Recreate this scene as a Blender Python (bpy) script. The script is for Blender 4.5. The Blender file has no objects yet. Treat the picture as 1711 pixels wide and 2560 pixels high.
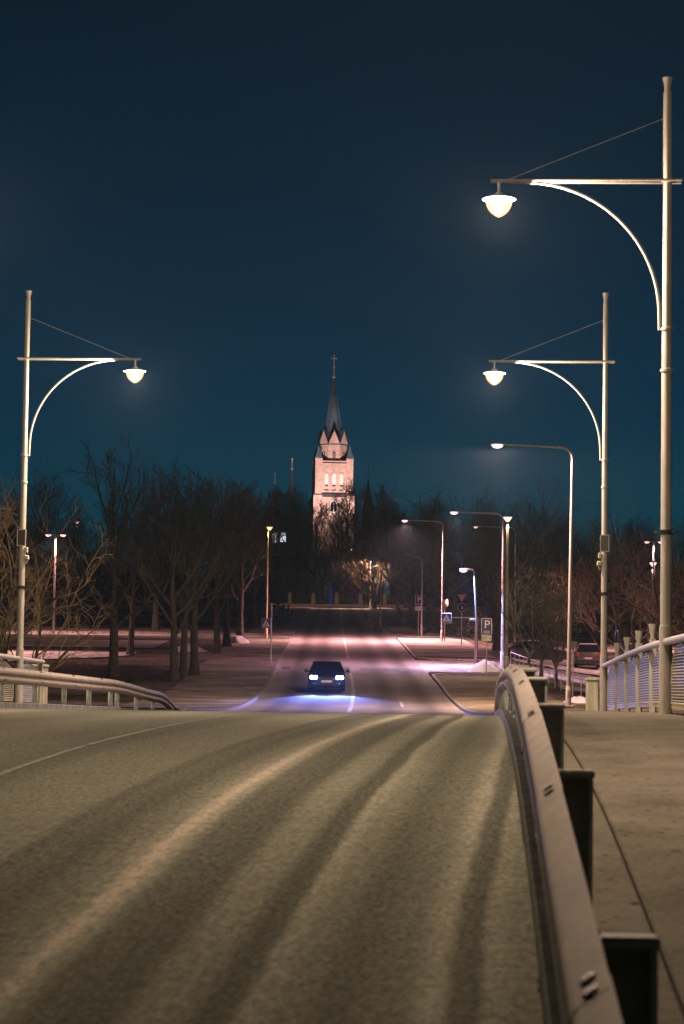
import bpy, math, random
from math import radians, sin, cos, tan, pi, atan, sqrt, exp
from mathutils import Vector, Matrix

scene = bpy.context.scene
col = scene.collection
random.seed(7)

# ------------------------------------------------------------------ camera
FW, FH = 1711.0, 2560.0                 # size of the photograph
FPX = 85.0 / 36.0 * FH                  # 85 mm lens on a full-frame body held upright
ROLL = radians(-0.8)
_a, _b = (1214.5 - FW / 2) / FPX, -(1757.0 - FH / 2) / FPX   # where the bridge runs to
_ar = _a * cos(-ROLL) - _b * sin(-ROLL)
_br = _a * sin(-ROLL) + _b * cos(-ROLL)
PITCH = atan(-_br)
YAW = atan(_ar / (cos(PITCH) - _br * sin(PITCH)))
CAM = (Matrix.Rotation(YAW, 3, 'Z') @ Matrix.Rotation(pi / 2 + PITCH, 3, 'X') @ Matrix.Rotation(-ROLL, 3, 'Z'))
cd = bpy.data.cameras.new('camera')
cd.lens = 85.0
cd.sensor_fit = 'VERTICAL'
cd.sensor_height = 36.0
cd.clip_start = 0.2
cd.clip_end = 3000.0
cd.dof.use_dof = True
cd.dof.focus_distance = 115.0
cd.dof.aperture_fstop = 5.6
cam = bpy.data.objects.new('camera', cd)
cam.matrix_world = CAM.to_4x4()
col.objects.link(cam)
scene.camera = cam

# ------------------------------------------------------------------ night sky
world = bpy.data.worlds.new('World')
scene.world = world
world.use_nodes = True
wn, wl = world.node_tree.nodes, world.node_tree.links
wn.clear()
w_out = wn.new('ShaderNodeOutputWorld')
w_bg = wn.new('ShaderNodeBackground')
w_sky = wn.new('ShaderNodeTexSky')
w_sky.sky_type = 'NISHITA'
w_sky.sun_disc = False
w_sky.sun_elevation = radians(-6.0)      # long after sunset
w_sky.sun_rotation = radians(0.0)
w_sky.air_density = 0.7
w_sky.dust_density = 0.0
w_sky.ozone_density = 3.0
w_tint = wn.new('ShaderNodeMix')
w_tint.data_type = 'RGBA'
w_tint.blend_type = 'MULTIPLY'
w_tint.inputs[0].default_value = 1.0
w_tint.inputs[7].default_value = (0.0, 1.25, 0.96, 1)
wl.new(w_sky.outputs[0], w_tint.inputs[6])
w_add = wn.new('ShaderNodeMix')            # the glow of the town in the night air
w_add.data_type = 'RGBA'
w_add.blend_type = 'ADD'
w_add.inputs[0].default_value = 1.0
w_add.inputs[7].default_value = (0.0, 0.0036, 0.0016, 1)
wl.new(w_tint.outputs[2], w_add.inputs[6])
wl.new(w_add.outputs[2], w_bg.inputs[0])
w_bg.inputs[1].default_value = 0.92
wl.new(w_bg.outputs[0], w_out.inputs[0])

# ------------------------------------------------------------------ exposure, sampling
vs = scene.view_settings
vs.view_transform = 'Standard'
vs.look = 'None'
vs.exposure = 0.0
vs.gamma = 1.0
vs.use_curve_mapping = False
cy = scene.cycles
cy.use_denoising = True
try:
    cy.denoiser = 'OPENIMAGEDENOISE'
    cy.denoising_input_passes = 'RGB_ALBEDO_NORMAL'
except Exception:
    pass
cy.max_bounces = 4
cy.diffuse_bounces = 2
cy.glossy_bounces = 2
cy.transmission_bounces = 2
cy.volume_bounces = 0
cy.transparent_max_bounces = 8
cy.sample_clamp_indirect = 2.0
cy.sample_clamp_direct = 0.0
cy.caustics_reflective = False
cy.caustics_refractive = False
cy.use_light_tree = True


# ------------------------------------------------------------------ picture <-> place
def at(px, py, D):
    """the point of the place at distance D along the bridge that is seen at a pixel of the photograph"""
    r = CAM @ Vector(((px - FW / 2) / FPX, -(py - FH / 2) / FPX, -1.0))
    return r * (D / r.y)


def curve(table):
    xs = [t[0] for t in table]
    ys = [t[1] for t in table]
    n = len(xs)
    m = []
    for i in range(n):
        if i == 0:
            m.append((ys[1] - ys[0]) / (xs[1] - xs[0]))
        elif i == n - 1:
            m.append((ys[-1] - ys[-2]) / (xs[-1] - xs[-2]))
        else:
            m.append((ys[i + 1] - ys[i - 1]) / (xs[i + 1] - xs[i - 1]))

    def f(x):
        if x <= xs[0]:
            return ys[0] + m[0] * (x - xs[0])
        if x >= xs[-1]:
            return ys[-1] + m[-1] * (x - xs[-1])
        i = 0
        while x > xs[i + 1]:
            i += 1
        h = xs[i + 1] - xs[i]
        t = (x - xs[i]) / h
        return ((2 * t ** 3 - 3 * t * t + 1) * ys[i] + (t ** 3 - 2 * t * t + t) * h * m[i]
                + (-2 * t ** 3 + 3 * t * t) * ys[i + 1] + (t ** 3 - t * t) * h * m[i + 1])
    return f


# height of the carriageway along the street, and its centre line
ZR = curve([(-30, -4.6), (0, -1.95), (6.7, -1.36), (10.7, -1.02), (14.7, -.73), (18.7, -.53), (22.7, -.40), (30, -.27), (40, -.21),
            (50, -.26), (60, -.34), (75, -.42), (88, -.38), (100, -.10), (111, .31), (122, .98), (137, 1.80),
            (150, 2.55), (196, 5.15), (230, 7.1), (300, 10.8), (360, 13.8), (385, 14.9), (430, 17.6), (480, 20.0), (560, 21.5), (900, 22)])
XC = curve([(-30, -3.84), (40, -3.84), (70, -4.15), (95, -5.19), (111, -5.98), (122, -6.64), (137, -7.66), (162, -9.27),
            (196, -11.5), (230, -13.7), (300, -18.0), (360, -21.8), (385, -23.4), (480, -29.0), (900, -54)])


def smooth(t):
    t = max(0.0, min(1.0, t))
    return t * t * (3 - 2 * t)


def hz(X, Y):
    """height of the land (level with the carriageway)"""
    z = ZR(Y)
    u = X - XC(Y)
    k = smooth((Y - 98) / 25.0) * (1 - smooth((Y - 230) / 60.0))
    z -= 1.1 * smooth((u - 8.0) / 9.0) * k
    return z


def gnd(px, D, dz=0.0):
    X = at(px, 1700, D).x
    for _ in range(3):
        z = hz(X, D)
        # the pixel row of that height, then X again (the camera is rolled a little)
        v = CAM.transposed() @ Vector((X, D, z))
        py = FH / 2 + v.y / v.z * FPX
        X = at(px, py, D).x
    return Vector((X, D, hz(X, D) + dz))


# ------------------------------------------------------------------ mesh helpers
class MB:
    def __init__(s):
        s.v, s.f, s.m, s.uv = [], [], [], []

    def face(s, idx, mat=0):
        s.f.append(idx)
        s.m.append(mat)

    def box(s, c, size, R=None, mat=0):
        n = len(s.v)
        c = Vector(c)
        for dx in (-.5, .5):
            for dy in (-.5, .5):
                for dz in (-.5, .5):
                    p = Vector((dx * size[0], dy * size[1], dz * size[2]))
                    if R is not None:
                        p = R @ p
                    s.v.append(tuple(c + p))
        for q in ((0, 1, 3, 2), (4, 6, 7, 5), (0, 4, 5, 1), (2, 3, 7, 6), (0, 2, 6, 4), (1, 5, 7, 3)):
            s.face([n + i for i in q], mat)
        return s

    def bevel_box(s, c, size, b=0.02, R=None, mat=0):
        """box with chamfered vertical and top edges"""
        hx, hy, hzz = size[0] / 2, size[1] / 2, size[2] / 2
        ring = [(-hx + b, -hy), (hx - b, -hy), (hx, -hy + b), (hx, hy - b), (hx - b, hy), (-hx + b, hy), (-hx, hy - b), (-hx, -hy + b)]
        k = 1 - b / max(hx, hy) * 1.0
        levels = [(-hzz, 1.0), (hzz - b, 1.0), (hzz, None)]
        n = len(s.v)
        c = Vector(c)
        for z, kk in levels:
            for x, y in ring:
                if kk is None:
                    x = max(-hx + b, min(hx - b, x))
                    y = max(-hy + b, min(hy - b, y))
                p = Vector((x, y, z))
                if R is not None:
                    p = R @ p
                s.v.append(tuple(c + p))
        for L in range(2):
            for i in range(8):
                j = (i + 1) % 8
                s.face([n + L * 8 + i, n + L * 8 + j, n + (L + 1) * 8 + j, n + (L + 1) * 8 + i], mat)
        s.face([n + 16 + i for i in range(8)], mat)
        s.face([n + 7 - i for i in range(8)], mat)
        return s

    def tube(s, pts, rad, sides=8, caps=True, mat=0):
        pts = [Vector(p) for p in pts]
        if not hasattr(rad, '__len__'):
            rad = [rad] * len(pts)
        n0 = len(s.v)
        ref = None
        for i, p in enumerate(pts):
            if i == 0:
                t = pts[1] - pts[0]
            elif i == len(pts) - 1:
                t = pts[-1] - pts[-2]
            else:
                t = pts[i + 1] - pts[i - 1]
            t.normalize()
            if ref is None:
                ref = Vector((0, 0, 1)) if abs(t.z) < .9 else Vector((1, 0, 0))
            a = t.cross(ref)
            if a.length < 1e-6:
                a = t.orthogonal()
            a.normalize()
            b = a.cross(t)
            ref = b
            for k in range(sides):
                w = 2 * pi * k / sides
                q = p + (a * cos(w) + b * sin(w)) * rad[i]
                s.v.append((q.x, q.y, q.z))
        for i in range(len(pts) - 1):
            for k in range(sides):
                k2 = (k + 1) % sides
                s.face([n0 + i * sides + k, n0 + i * sides + k2, n0 + (i + 1) * sides + k2, n0 + (i + 1) * sides + k], mat)
        if caps:
            s.face([n0 + sides - 1 - k for k in range(sides)], mat)
            m = n0 + (len(pts) - 1) * sides
            s.face([m + k for k in range(sides)], mat)
        return s

    def lathe(s, prof, c=(0, 0, 0), segs=16, mat=0, caps=True):
        n0 = len(s.v)
        c = Vector(c)
        for r, z in prof:
            for k in range(segs):
                w = 2 * pi * k / segs
                s.v.append((c.x + r * cos(w), c.y + r * sin(w), c.z + z))
        for i in range(len(prof) - 1):
            for k in range(segs):
                k2 = (k + 1) % segs
                s.face([n0 + i * segs + k, n0 + i * segs + k2, n0 + (i + 1) * segs + k2, n0 + (i + 1) * segs + k], mat)
        if caps:
            if prof[0][0] > 1e-4:
                s.face([n0 + segs - 1 - k for k in range(segs)], mat)
            m = n0 + (len(prof) - 1) * segs
            if prof[-1][0] > 1e-4:
                s.face([m + k for k in range(segs)], mat)
        return s

    def prism(s, poly, depth, M=None, mat=0):
        """poly in (x, z), extruded along y by depth (centred)"""
        n0 = len(s.v)
        k = len(poly)
        for y in (-depth / 2, depth / 2):
            for x, z in poly:
                p = Vector((x, y, z))
                if M is not None:
                    p = M @ p
                s.v.append(tuple(p))
        s.face([n0 + i for i in range(k)], mat)
        s.face([n0 + 2 * k - 1 - i for i in range(k)], mat)
        for i in range(k):
            j = (i + 1) % k
            s.face([n0 + j, n0 + i, n0 + k + i, n0 + k + j], mat)
        return s

    def sweep(s, section, path, closed=True, caps=True, mat=0):
        """section: list of (right, up); path: list of (point, right vector, up vector)"""
        n0 = len(s.v)
        k = len(section)
        for p, r, u in path:
            for a, b in section:
                q = p + r * a + u * b
                s.v.append((q.x, q.y, q.z))
        e = k if closed else k - 1
        for i in range(len(path) - 1):
            for j in range(e):
                j2 = (j + 1) % k
                s.face([n0 + i * k + j, n0 + i * k + j2, n0 + (i + 1) * k + j2, n0 + (i + 1) * k + j], mat)
        if closed and caps:
            s.face([n0 + k - 1 - j for j in range(k)], mat)
            m = n0 + (len(path) - 1) * k
            s.face([m + j for j in range(k)], mat)
        return s

    def build(s, name, mat, parent=None, smooth=False, uv=None):
        me = bpy.data.meshes.new(name)
        me.from_pydata(s.v, [], s.f)
        mats = mat if isinstance(mat, (list, tuple)) else [mat]
        for m in mats:
            me.materials.append(m)
        if len(mats) > 1:
            me.polygons.foreach_set('material_index', s.m)
        if smooth:
            me.polygons.foreach_set('use_smooth', [True] * len(me.polygons))
            if smooth != 'all':
                try:
                    me.set_sharp_from_angle(angle=radians(40))
                except Exception:
                    pass
        if uv is not None:
            lay = me.uv_layers.new(name='UVMap')
            idx = [0] * len(me.loops)
            me.loops.foreach_get('vertex_index', idx)
            flat = []
            for i in idx:
                flat.extend(uv[i])
            lay.data.foreach_set('uv', flat)
        me.update()
        return link(name, me, parent)


def link(name, me, parent=None):
    o = bpy.data.objects.new(name, me)
    col.objects.link(o)
    if parent is not None:
        o.parent = parent
    return o


def thing(name, label, cat, loc=(0, 0, 0), rz=0.0, group=None):
    o = bpy.data.objects.new(name, None)
    o.empty_display_size = 0.2
    col.objects.link(o)
    o.location = loc
    o.rotation_euler = (0, 0, rz)
    tag(o, label, cat, group)
    return o


def tag(o, label=None, cat=None, group=None, kind=None):
    if label:
        o['label'] = label
    if cat:
        o['category'] = cat
    if group:
        o['group'] = group
    if kind:
        o['kind'] = kind
    return o


def copy_tree(o, parent=None):
    c = o.copy()
    col.objects.link(c)
    c.parent = parent
    for ch in list(o.children):
        copy_tree(ch, c)
    return c


def text(name, body, size, M, mat, parent, extrude=0.002, align='CENTER'):
    cu = bpy.data.curves.new(name, 'FONT')
    cu.body = body
    cu.size = size
    cu.extrude = extrude
    cu.align_x = align
    cu.align_y = 'CENTER'
    cu.materials.append(mat)
    tmp = bpy.data.objects.new(name, cu)
    col.objects.link(tmp)
    dg = bpy.context.evaluated_depsgraph_get()
    me = bpy.data.meshes.new_from_object(tmp.evaluated_get(dg))
    bpy.data.objects.remove(tmp)
    bpy.data.curves.remove(cu)
    me.name = name
    if not me.materials:
        me.materials.append(mat)
    o = link(name, me, parent)
    o.matrix_local = M
    return o


FACE = Matrix.Rotation(pi / 2, 4, 'X')      # lettering upright, read from -Y


# ------------------------------------------------------------------ materials
def nodes(name):
    m = bpy.data.materials.new(name)
    m.use_nodes = True
    nt = m.node_tree
    p = nt.nodes['Principled BSDF']
    return m, nt, p


def mat(name, c, rough=0.6, metal=0.0, var=0.25, scale=6.0, c2=None, bump=0.0, coat=0.0, spec=None, stretch=None):
    m, nt, p = nodes(name)
    p.inputs['Roughness'].default_value = rough
    p.inputs['Metallic'].default_value = metal
    if spec is not None:
        p.inputs['Specular IOR Level'].default_value = spec
    if coat:
        p.inputs['Coat Weight'].default_value = coat
    tc = nt.nodes.new('ShaderNodeTexCoord')
    mp = nt.nodes.new('ShaderNodeMapping')
    nt.links.new(tc.outputs['Object'], mp.inputs[0])
    if stretch:
        mp.inputs['Scale'].default_value = stretch
    nz = nt.nodes.new('ShaderNodeTexNoise')
    nz.inputs['Scale'].default_value = scale
    nz.inputs['Detail'].default_value = 6.0
    nt.links.new(mp.outputs[0], nz.inputs['Vector'])
    rp = nt.nodes.new('ShaderNodeValToRGB')
    a = c2 if c2 else tuple(x * (1 - var) for x in c)
    b = c if c2 else tuple(min(1, x * (1 + var)) for x in c)
    rp.color_ramp.elements[0].position = 0.34
    rp.color_ramp.elements[1].position = 0.66
    rp.color_ramp.elements[0].color = (*a, 1)
    rp.color_ramp.elements[1].color = (*b, 1)
    nt.links.new(nz.outputs[0], rp.inputs[0])
    nt.links.new(rp.outputs[0], p.inputs['Base Color'])
    if bump:
        bp = nt.nodes.new('ShaderNodeBump')
        bp.inputs['Strength'].default_value = bump
        bp.inputs['Distance'].default_value = 0.02
        n2 = nt.nodes.new('ShaderNodeTexNoise')
        n2.inputs['Scale'].default_value = scale * 6
        n2.inputs['Detail'].default_value = 4
        nt.links.new(mp.outputs[0], n2.inputs['Vector'])
        nt.links.new(n2.outputs[0], bp.inputs['Height'])
        nt.links.new(bp.outputs[0], p.inputs['Normal'])
    return m


def glow(name, c, strength):
    m, nt, p = nodes(name)
    p.inputs['Base Color'].default_value = (*c, 1)
    p.inputs['Emission Color'].default_value = (*c, 1)
    p.inputs['Emission Strength'].default_value = strength
    return m


WARM = (1.0, 0.78, 0.56)
PEACH = (1.0, 0.46, 0.50)
COOL = (0.42, 0.55, 1.0)

M = {}
M['pole'] = mat('galvanised_steel', (.60, .56, .53), .6, .1, .18, 3.0, c2=(.42, .39, .36), bump=.1, stretch=(6, 6, .8))
M['pole_dark'] = mat('dark_painted_steel', (.16, .16, .15), .55, .2, .2, 4.0)
M['pole_lit_yellow'] = mat('yellow_lit_painted_steel', (.42, .38, .22), .6, .1, .2, 4.0)  # yellow lamplight on the steel is put into its colour
M['rail'] = mat('frosted_galvanised_rail', (.52, .44, .415), .85, .0, .14, 2.5, c2=(.40, .345, .325), bump=.15, stretch=(5, 1.2, 5))
M['post'] = mat('weathered_rail_post', (.50, .54, .53), .7, .0, .25, 5.0, bump=.1)
M['frost'] = mat('frost', (.70, .70, .70), .8, 0, .15, 9.0, bump=.3)
M['black'] = mat('black_plastic', (.012, .013, .014), .5, 0, .2, 8)
M['rubber'] = mat('tyre_rubber', (.02, .02, .02), .85, 0, .2, 14)
M['concrete'] = mat('concrete', (.34, .33, .30), .85, 0, .3, 2.2, bump=.25)
M['pier'] = mat('stained_whitish_concrete', (.62, .60, .52), .85, 0, .3, 3.0, c2=(.40, .36, .24), bump=.3, stretch=(4, 4, .6))
M['kerb'] = mat('granite_kerb', (.26, .255, .25), .8, 0, .35, 4.0, bump=.3)
M['bulb'] = glow('lamp_bulb', WARM, 40.0)


def frosted_bowl(name, c, strength, clear):
    """diffusing bowl: lets the bulb's light out and glows with what it scatters"""
    m, nt, p = nodes(name)
    nt.nodes.remove(p)
    o = nt.nodes['Material Output']
    e = nt.nodes.new('ShaderNodeEmission')
    e.inputs[0].default_value = (*c, 1)
    e.inputs[1].default_value = strength
    t = nt.nodes.new('ShaderNodeBsdfTransparent')
    t.inputs[0].default_value = (1.0, .93, .86, 1)
    mx = nt.nodes.new('ShaderNodeMixShader')
    mx.inputs[0].default_value = clear
    nt.links.new(e.outputs[0], mx.inputs[1])
    nt.links.new(t.outputs[0], mx.inputs[2])
    nt.links.new(mx.outputs[0], o.inputs['Surface'])
    return m


M['bowl_warm'] = frosted_bowl('lamp_bowl_warm', (1.0, .50, .24), 4.2, .62)
M['lens_peach'] = glow('lamp_lens_peach', PEACH, 2.6)
M['lens_cool'] = glow('lamp_lens_cool', COOL, 3.5)
M['lens_yellow'] = glow('lamp_lens_yellow', (1.0, .66, .30), 2.2)
M['lens_far'] = glow('lamp_lens_far', (1.0, .50, .48), 2.6)
M['lens_soft'] = glow('lamp_lens_dim', (1.0, .60, .52), 1.3)
M['lens_salmon'] = glow('lamp_lens_salmon', (1.0, .50, .48), 2.8)
M['lens_gate'] = glow('lamp_lens_gate', (1.0, .50, .55), 1.0)
M['lens_warm'] = glow('lamp_lens_warm', (1.0, .66, .48), 2.2)
M['box'] = mat('beige_plastic', (.62, .58, .48), .5, 0, .1, 6)
M['cells'] = mat('solar_cells', (.012, .014, .02), .35, 0, .3, 10)
M['sign_blue'] = mat('sign_blue', (.012, .035, .30), .45, 0, .06, 8)
M['sign_navy'] = mat('sign_navy', (.008, .022, .14), .45, 0, .06, 8)
M['sign_white'] = mat('sign_white', (.80, .78, .74), .5, 0, .05, 8)
M['sign_cream'] = mat('sign_cream', (.80, .74, .60), .5, 0, .06, 8)
M['sign_red'] = mat('sign_red', (.45, .02, .015), .45, 0, .1, 8)
M['sign_back'] = mat('sign_back_grey', (.30, .30, .30), .5, .4, .1, 8)
M['paint'] = mat('worn_road_paint', (.58, .56, .52), .8, 0, .2, 3.0, c2=(.26, .25, .235))
M['paint_faint'] = mat('faint_road_paint', (.15, .14, .11), .8, 0, .2, 9.0, c2=(.05, .05, .04))
M['bark'] = mat('bark', (.062, .058, .038), .9, 0, .45, 5.0, bump=.5, stretch=(3, 3, .7))
M['bark_grey'] = mat('grey_bark', (.10, .09, .07), .9, 0, .4, 5.0, bump=.4)
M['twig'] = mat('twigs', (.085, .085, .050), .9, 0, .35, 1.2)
M['twig_lit'] = mat('lamplit_twigs', (.32, .25, .13), .9, 0, .35, 1.2)  # lit copy of the twigs: lamplight put into a brighter, yellower colour
M['birch'] = mat('birch_bark', (.42, .39, .34), .85, 0, .3, 2.5, c2=(.14, .12, .10), stretch=(.6, .6, 3))
M['evergreen'] = mat('evergreen_leaf', (.022, .035, .016), .8, 0, .4, 2)
M['snow'] = mat('old_snow', (.74, .76, .80), .85, 0, .12, 2.5, bump=.6)
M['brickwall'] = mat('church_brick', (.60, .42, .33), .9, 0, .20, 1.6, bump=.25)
M['plaster'] = mat('white_plaster', (.80, .77, .72), .9, 0, .06, 2)
M['slate'] = mat('spire_copper', (.11, .16, .21), .55, .1, .2, .7)
M['darkstone'] = mat('dark_stone_band', (.05, .055, .065), .8, 0, .3, 2)
M['gold'] = mat('gilding', (.90, .74, .42), .45, .1, .1, 3)
M['gatestone'] = mat('yellow_lit_gate_stone', (.52, .42, .24), .9, 0, .25, 3)  # yellow of the lamplight at the gate, put into the stone colour
M['hedge_brown'] = mat('brown_hedge', (.10, .065, .04), .95, 0, .4, 3)
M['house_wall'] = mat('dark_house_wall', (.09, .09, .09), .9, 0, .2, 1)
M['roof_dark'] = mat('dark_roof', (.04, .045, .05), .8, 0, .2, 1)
M['glass'] = mat('dark_glass', (.010, .014, .020), .08, 0, .1, 1)
M['chrome'] = mat('chrome', (.55, .55, .56), .25, .9, .05, 3)
M['plate'] = mat('number_plate', (.72, .70, .74), .5, 0, .03, 4)


def paint(name, c, snow=0.0):
    """car paint with road dust"""
    return mat(name, c, .35, .1, .25, 2.5, coat=.35)


def math_node(nt, op, a=None, b=None, c=None, clamp=False):
    n = nt.nodes.new('ShaderNodeMath')
    n.operation = op
    n.use_clamp = clamp
    for i, x in enumerate((a, b, c)):
        if x is None:
            continue
        if isinstance(x, (int, float)):
            n.inputs[i].default_value = x
        else:
            nt.links.new(x, n.inputs[i])
    return n.outputs[0]


def noise(nt, vec, scale, detail=4.0, rough=.55):
    n = nt.nodes.new('ShaderNodeTexNoise')
    n.inputs['Scale'].default_value = scale
    n.inputs['Detail'].default_value = detail
    n.inputs['Roughness'].default_value = rough
    nt.links.new(vec, n.inputs['Vector'])
    return n.outputs[0]


def mapped(nt, vec, sc):
    mp = nt.nodes.new('ShaderNodeMapping')
    mp.inputs['Scale'].default_value = sc
    nt.links.new(vec, mp.inputs[0])
    return mp.outputs[0]


def frosted_road(name, bands, drift=0.0, base=(.050, .047, .040), frost=(.40, .37, .33), patch=1.0, gain=1.0, sand=None):
    """asphalt with rime swept into bands by the traffic: UV = metres across, metres along"""
    m, nt, p = nodes(name)
    L = nt.links
    uvn = nt.nodes.new('ShaderNodeUVMap')
    uvn.uv_map = 'UVMap'
    sp = nt.nodes.new('ShaderNodeSeparateXYZ')
    L.new(uvn.outputs[0], sp.inputs[0])
    u, v = sp.outputs[0], sp.outputs[1]
    wob = noise(nt, mapped(nt, uvn.outputs[0], (.25, .07, 1)), 1.0, 3)
    rag = noise(nt, mapped(nt, uvn.outputs[0], (5.0, 2.2, 1)), 1.0, 5)
    u2 = math_node(nt, 'MULTIPLY_ADD', math_node(nt, 'SUBTRACT', wob, .5), .28, u)
    u2 = math_node(nt, 'MULTIPLY_ADD', math_node(nt, 'SUBTRACT', rag, .5), .05, u2)
    if drift:
        d = math_node(nt, 'MINIMUM', math_node(nt, 'SUBTRACT', v, 13.0), 22.0)
        u2 = math_node(nt, 'MULTIPLY_ADD', d, -drift, u2)
    t = math_node(nt, 'MULTIPLY_ADD', u2, 1 / 11.0, .5)
    rp = nt.nodes.new('ShaderNodeValToRGB')
    cr = rp.color_ramp
    cr.interpolation = 'EASE'
    while len(cr.elements) > 1:
        cr.elements.remove(cr.elements[-1])
    for i, (uu, val) in enumerate(bands):
        pos = max(0, min(1, uu / 11.0 + .5))
        e = cr.elements[0] if i == 0 else cr.elements.new(pos)
        e.position = pos
        e.color = (val, val, val, 1)
    L.new(t, rp.inputs[0])
    big = noise(nt, mapped(nt, uvn.outputs[0], (.55, .18, 1)), 1.0, 4)
    mid = noise(nt, mapped(nt, uvn.outputs[0], (2.2, 3.2, 1)), 1.0, 6, .6)
    fine = noise(nt, mapped(nt, uvn.outputs[0], (1.0, .45, 1)), 34.0, 5, .8)
    grit = noise(nt, uvn.outputs[0], 110.0, 3, .8)
    k = math_node(nt, 'MULTIPLY_ADD', math_node(nt, 'SUBTRACT', big, .5), 0.9 * patch, 1.0)
    k = math_node(nt, 'MULTIPLY_ADD', math_node(nt, 'SUBTRACT', mid, .5), 0.9 * patch, k)
    f = math_node(nt, 'MULTIPLY', rp.outputs[0], k)
    lump = noise(nt, mapped(nt, uvn.outputs[0], (22.0, 7.0, 1)), 1.0, 6, .8)
    crumb = math_node(nt, 'MULTIPLY_ADD', math_node(nt, 'SUBTRACT', lump, .5), 2.8, 1.0)
    f = math_node(nt, 'MULTIPLY', f, math_node(nt, 'MAXIMUM', crumb, .1))
    f = math_node(nt, 'MULTIPLY_ADD', math_node(nt, 'SUBTRACT', lump, .5), .22, f)
    f = math_node(nt, 'MULTIPLY_ADD', math_node(nt, 'SUBTRACT', fine, .5), .85, f)
    f = math_node(nt, 'MULTIPLY_ADD', math_node(nt, 'SUBTRACT', grit, .5), .70, f)
    f = math_node(nt, 'MULTIPLY', f, gain, clamp=True)
    mx = nt.nodes.new('ShaderNodeMix')
    mx.data_type = 'RGBA'
    L.new(f, mx.inputs[0])
    mx.inputs[6].default_value = (*base, 1)
    mx.inputs[7].default_value = (*frost, 1)
    if sand:                                # gritting sand left on the ridge between the wheels
        ms = nt.nodes.new('ShaderNodeMix')
        ms.data_type = 'RGBA'
        L.new(math_node(nt, 'DIVIDE', math_node(nt, 'SUBTRACT', f, .62), .5, clamp=True), ms.inputs[0])
        ms.inputs[6].default_value = (*frost, 1)
        ms.inputs[7].default_value = (*sand, 1)
        L.new(ms.outputs[2], mx.inputs[7])
    L.new(mx.outputs[2], p.inputs['Base Color'])
    p.inputs['Roughness'].default_value = .92
    p.inputs['Specular IOR Level'].default_value = .06
    bp = nt.nodes.new('ShaderNodeBump')
    bp.inputs['Strength'].default_value = .5
    bp.inputs['Distance'].default_value = .012
    hgt = math_node(nt, 'MULTIPLY_ADD', f, .5, math_node(nt, 'MULTIPLY_ADD', grit, .4, fine))
    L.new(hgt, bp.inputs['Height'])
    L.new(bp.outputs[0], p.inputs['Normal'])
    return m


def patchy(name, lo, hi, white, s_big=.12, s_fine=3.0, snow_at=.60, snow_w=.12, bump=.6, spots=0.0):
    """winter ground: two soil tones with patches of rime or thin snow"""
    m, nt, p = nodes(name)
    L = nt.links
    g = nt.nodes.new('ShaderNodeNewGeometry')
    pos = g.outputs['Position']
    n1 = noise(nt, pos, s_fine, 6, .65)
    n2 = noise(nt, pos, s_big, 6, .6)
    n3 = noise(nt, pos, s_fine * 9, 4, .7)
    r1 = nt.nodes.new('ShaderNodeValToRGB')
    r1.color_ramp.elements[0].position = .35
    r1.color_ramp.elements[1].position = .65
    r1.color_ramp.elements[0].color = (*lo, 1)
    r1.color_ramp.elements[1].color = (*hi, 1)
    L.new(n1, r1.inputs[0])
    s = math_node(nt, 'MULTIPLY_ADD', math_node(nt, 'SUBTRACT', n1, .5), .45, n2)
    s = math_node(nt, 'MULTIPLY_ADD', math_node(nt, 'SUBTRACT', n3, .5), .25, s)
    s = math_node(nt, 'DIVIDE', math_node(nt, 'SUBTRACT', s, snow_at - snow_w), 2 * snow_w, clamp=True)
    mx = nt.nodes.new('ShaderNodeMix')
    mx.data_type = 'RGBA'
    L.new(s, mx.inputs[0])
    L.new(r1.outputs[0], mx.inputs[6])
    mx.inputs[7].default_value = (*white, 1)
    outc = mx.outputs[2]
    if spots:
        n4 = noise(nt, pos, spots, 3, .5)
        dk = math_node(nt, 'DIVIDE', math_node(nt, 'SUBTRACT', n4, .64), .05, clamp=True)
        m2 = nt.nodes.new('ShaderNodeMix')
        m2.data_type = 'RGBA'
        L.new(dk, m2.inputs[0])
        L.new(outc, m2.inputs[6])
        m2.inputs[7].default_value = (lo[0] * .3, lo[1] * .3, lo[2] * .3, 1)
        outc = m2.outputs[2]
    L.new(outc, p.inputs['Base Color'])
    p.inputs['Roughness'].default_value = .95
    p.inputs['Specular IOR Level'].default_value = .08
    bp = nt.nodes.new('ShaderNodeBump')
    bp.inputs['Strength'].default_value = bump
    bp.inputs['Distance'].default_value = .05
    L.new(math_node(nt, 'ADD', n1, math_node(nt, 'MULTIPLY', n3, .4)), bp.inputs['Height'])
    L.new(bp.outputs[0], p.inputs['Normal'])
    return m


BX = 3.84
M['road_bridge'] = frosted_road('bridge_asphalt_with_rime', [
    (-5.4, .42), (-3.9, .38), (-3.0, .22), (-2.2, .20), (-1.3, .30), (-.4, .20), (.25, .13), (.55, .22), (1.0, .27), (1.35, .12),
    (-2.62 + BX, .28), (-2.42 + BX, .16), (-2.22 + BX, .11), (-2.0 + BX, .24), (-1.88 + BX, .40), (-1.79 + BX, .80), (-1.71 + BX, .46), (-1.62 + BX, .16),
    (-1.34 + BX, .10), (-1.20 + BX, .34), (-1.07 + BX, .30), (-.96 + BX, .08), (-.88 + BX, .10), (-.82 + BX, .46), (-.70 + BX, .28),
    (-.50 + BX, .12), (-.28 + BX, .22), (-.12 + BX, .52), (-.05 + BX, .14), (.02 + BX, .08), (.08 + BX, .38), (.22 + BX, .24)],
    drift=.022, patch=.8, gain=1.15, base=(.034, .040, .030), frost=(.47, .46, .375), sand=(.56, .46, .39))
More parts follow.
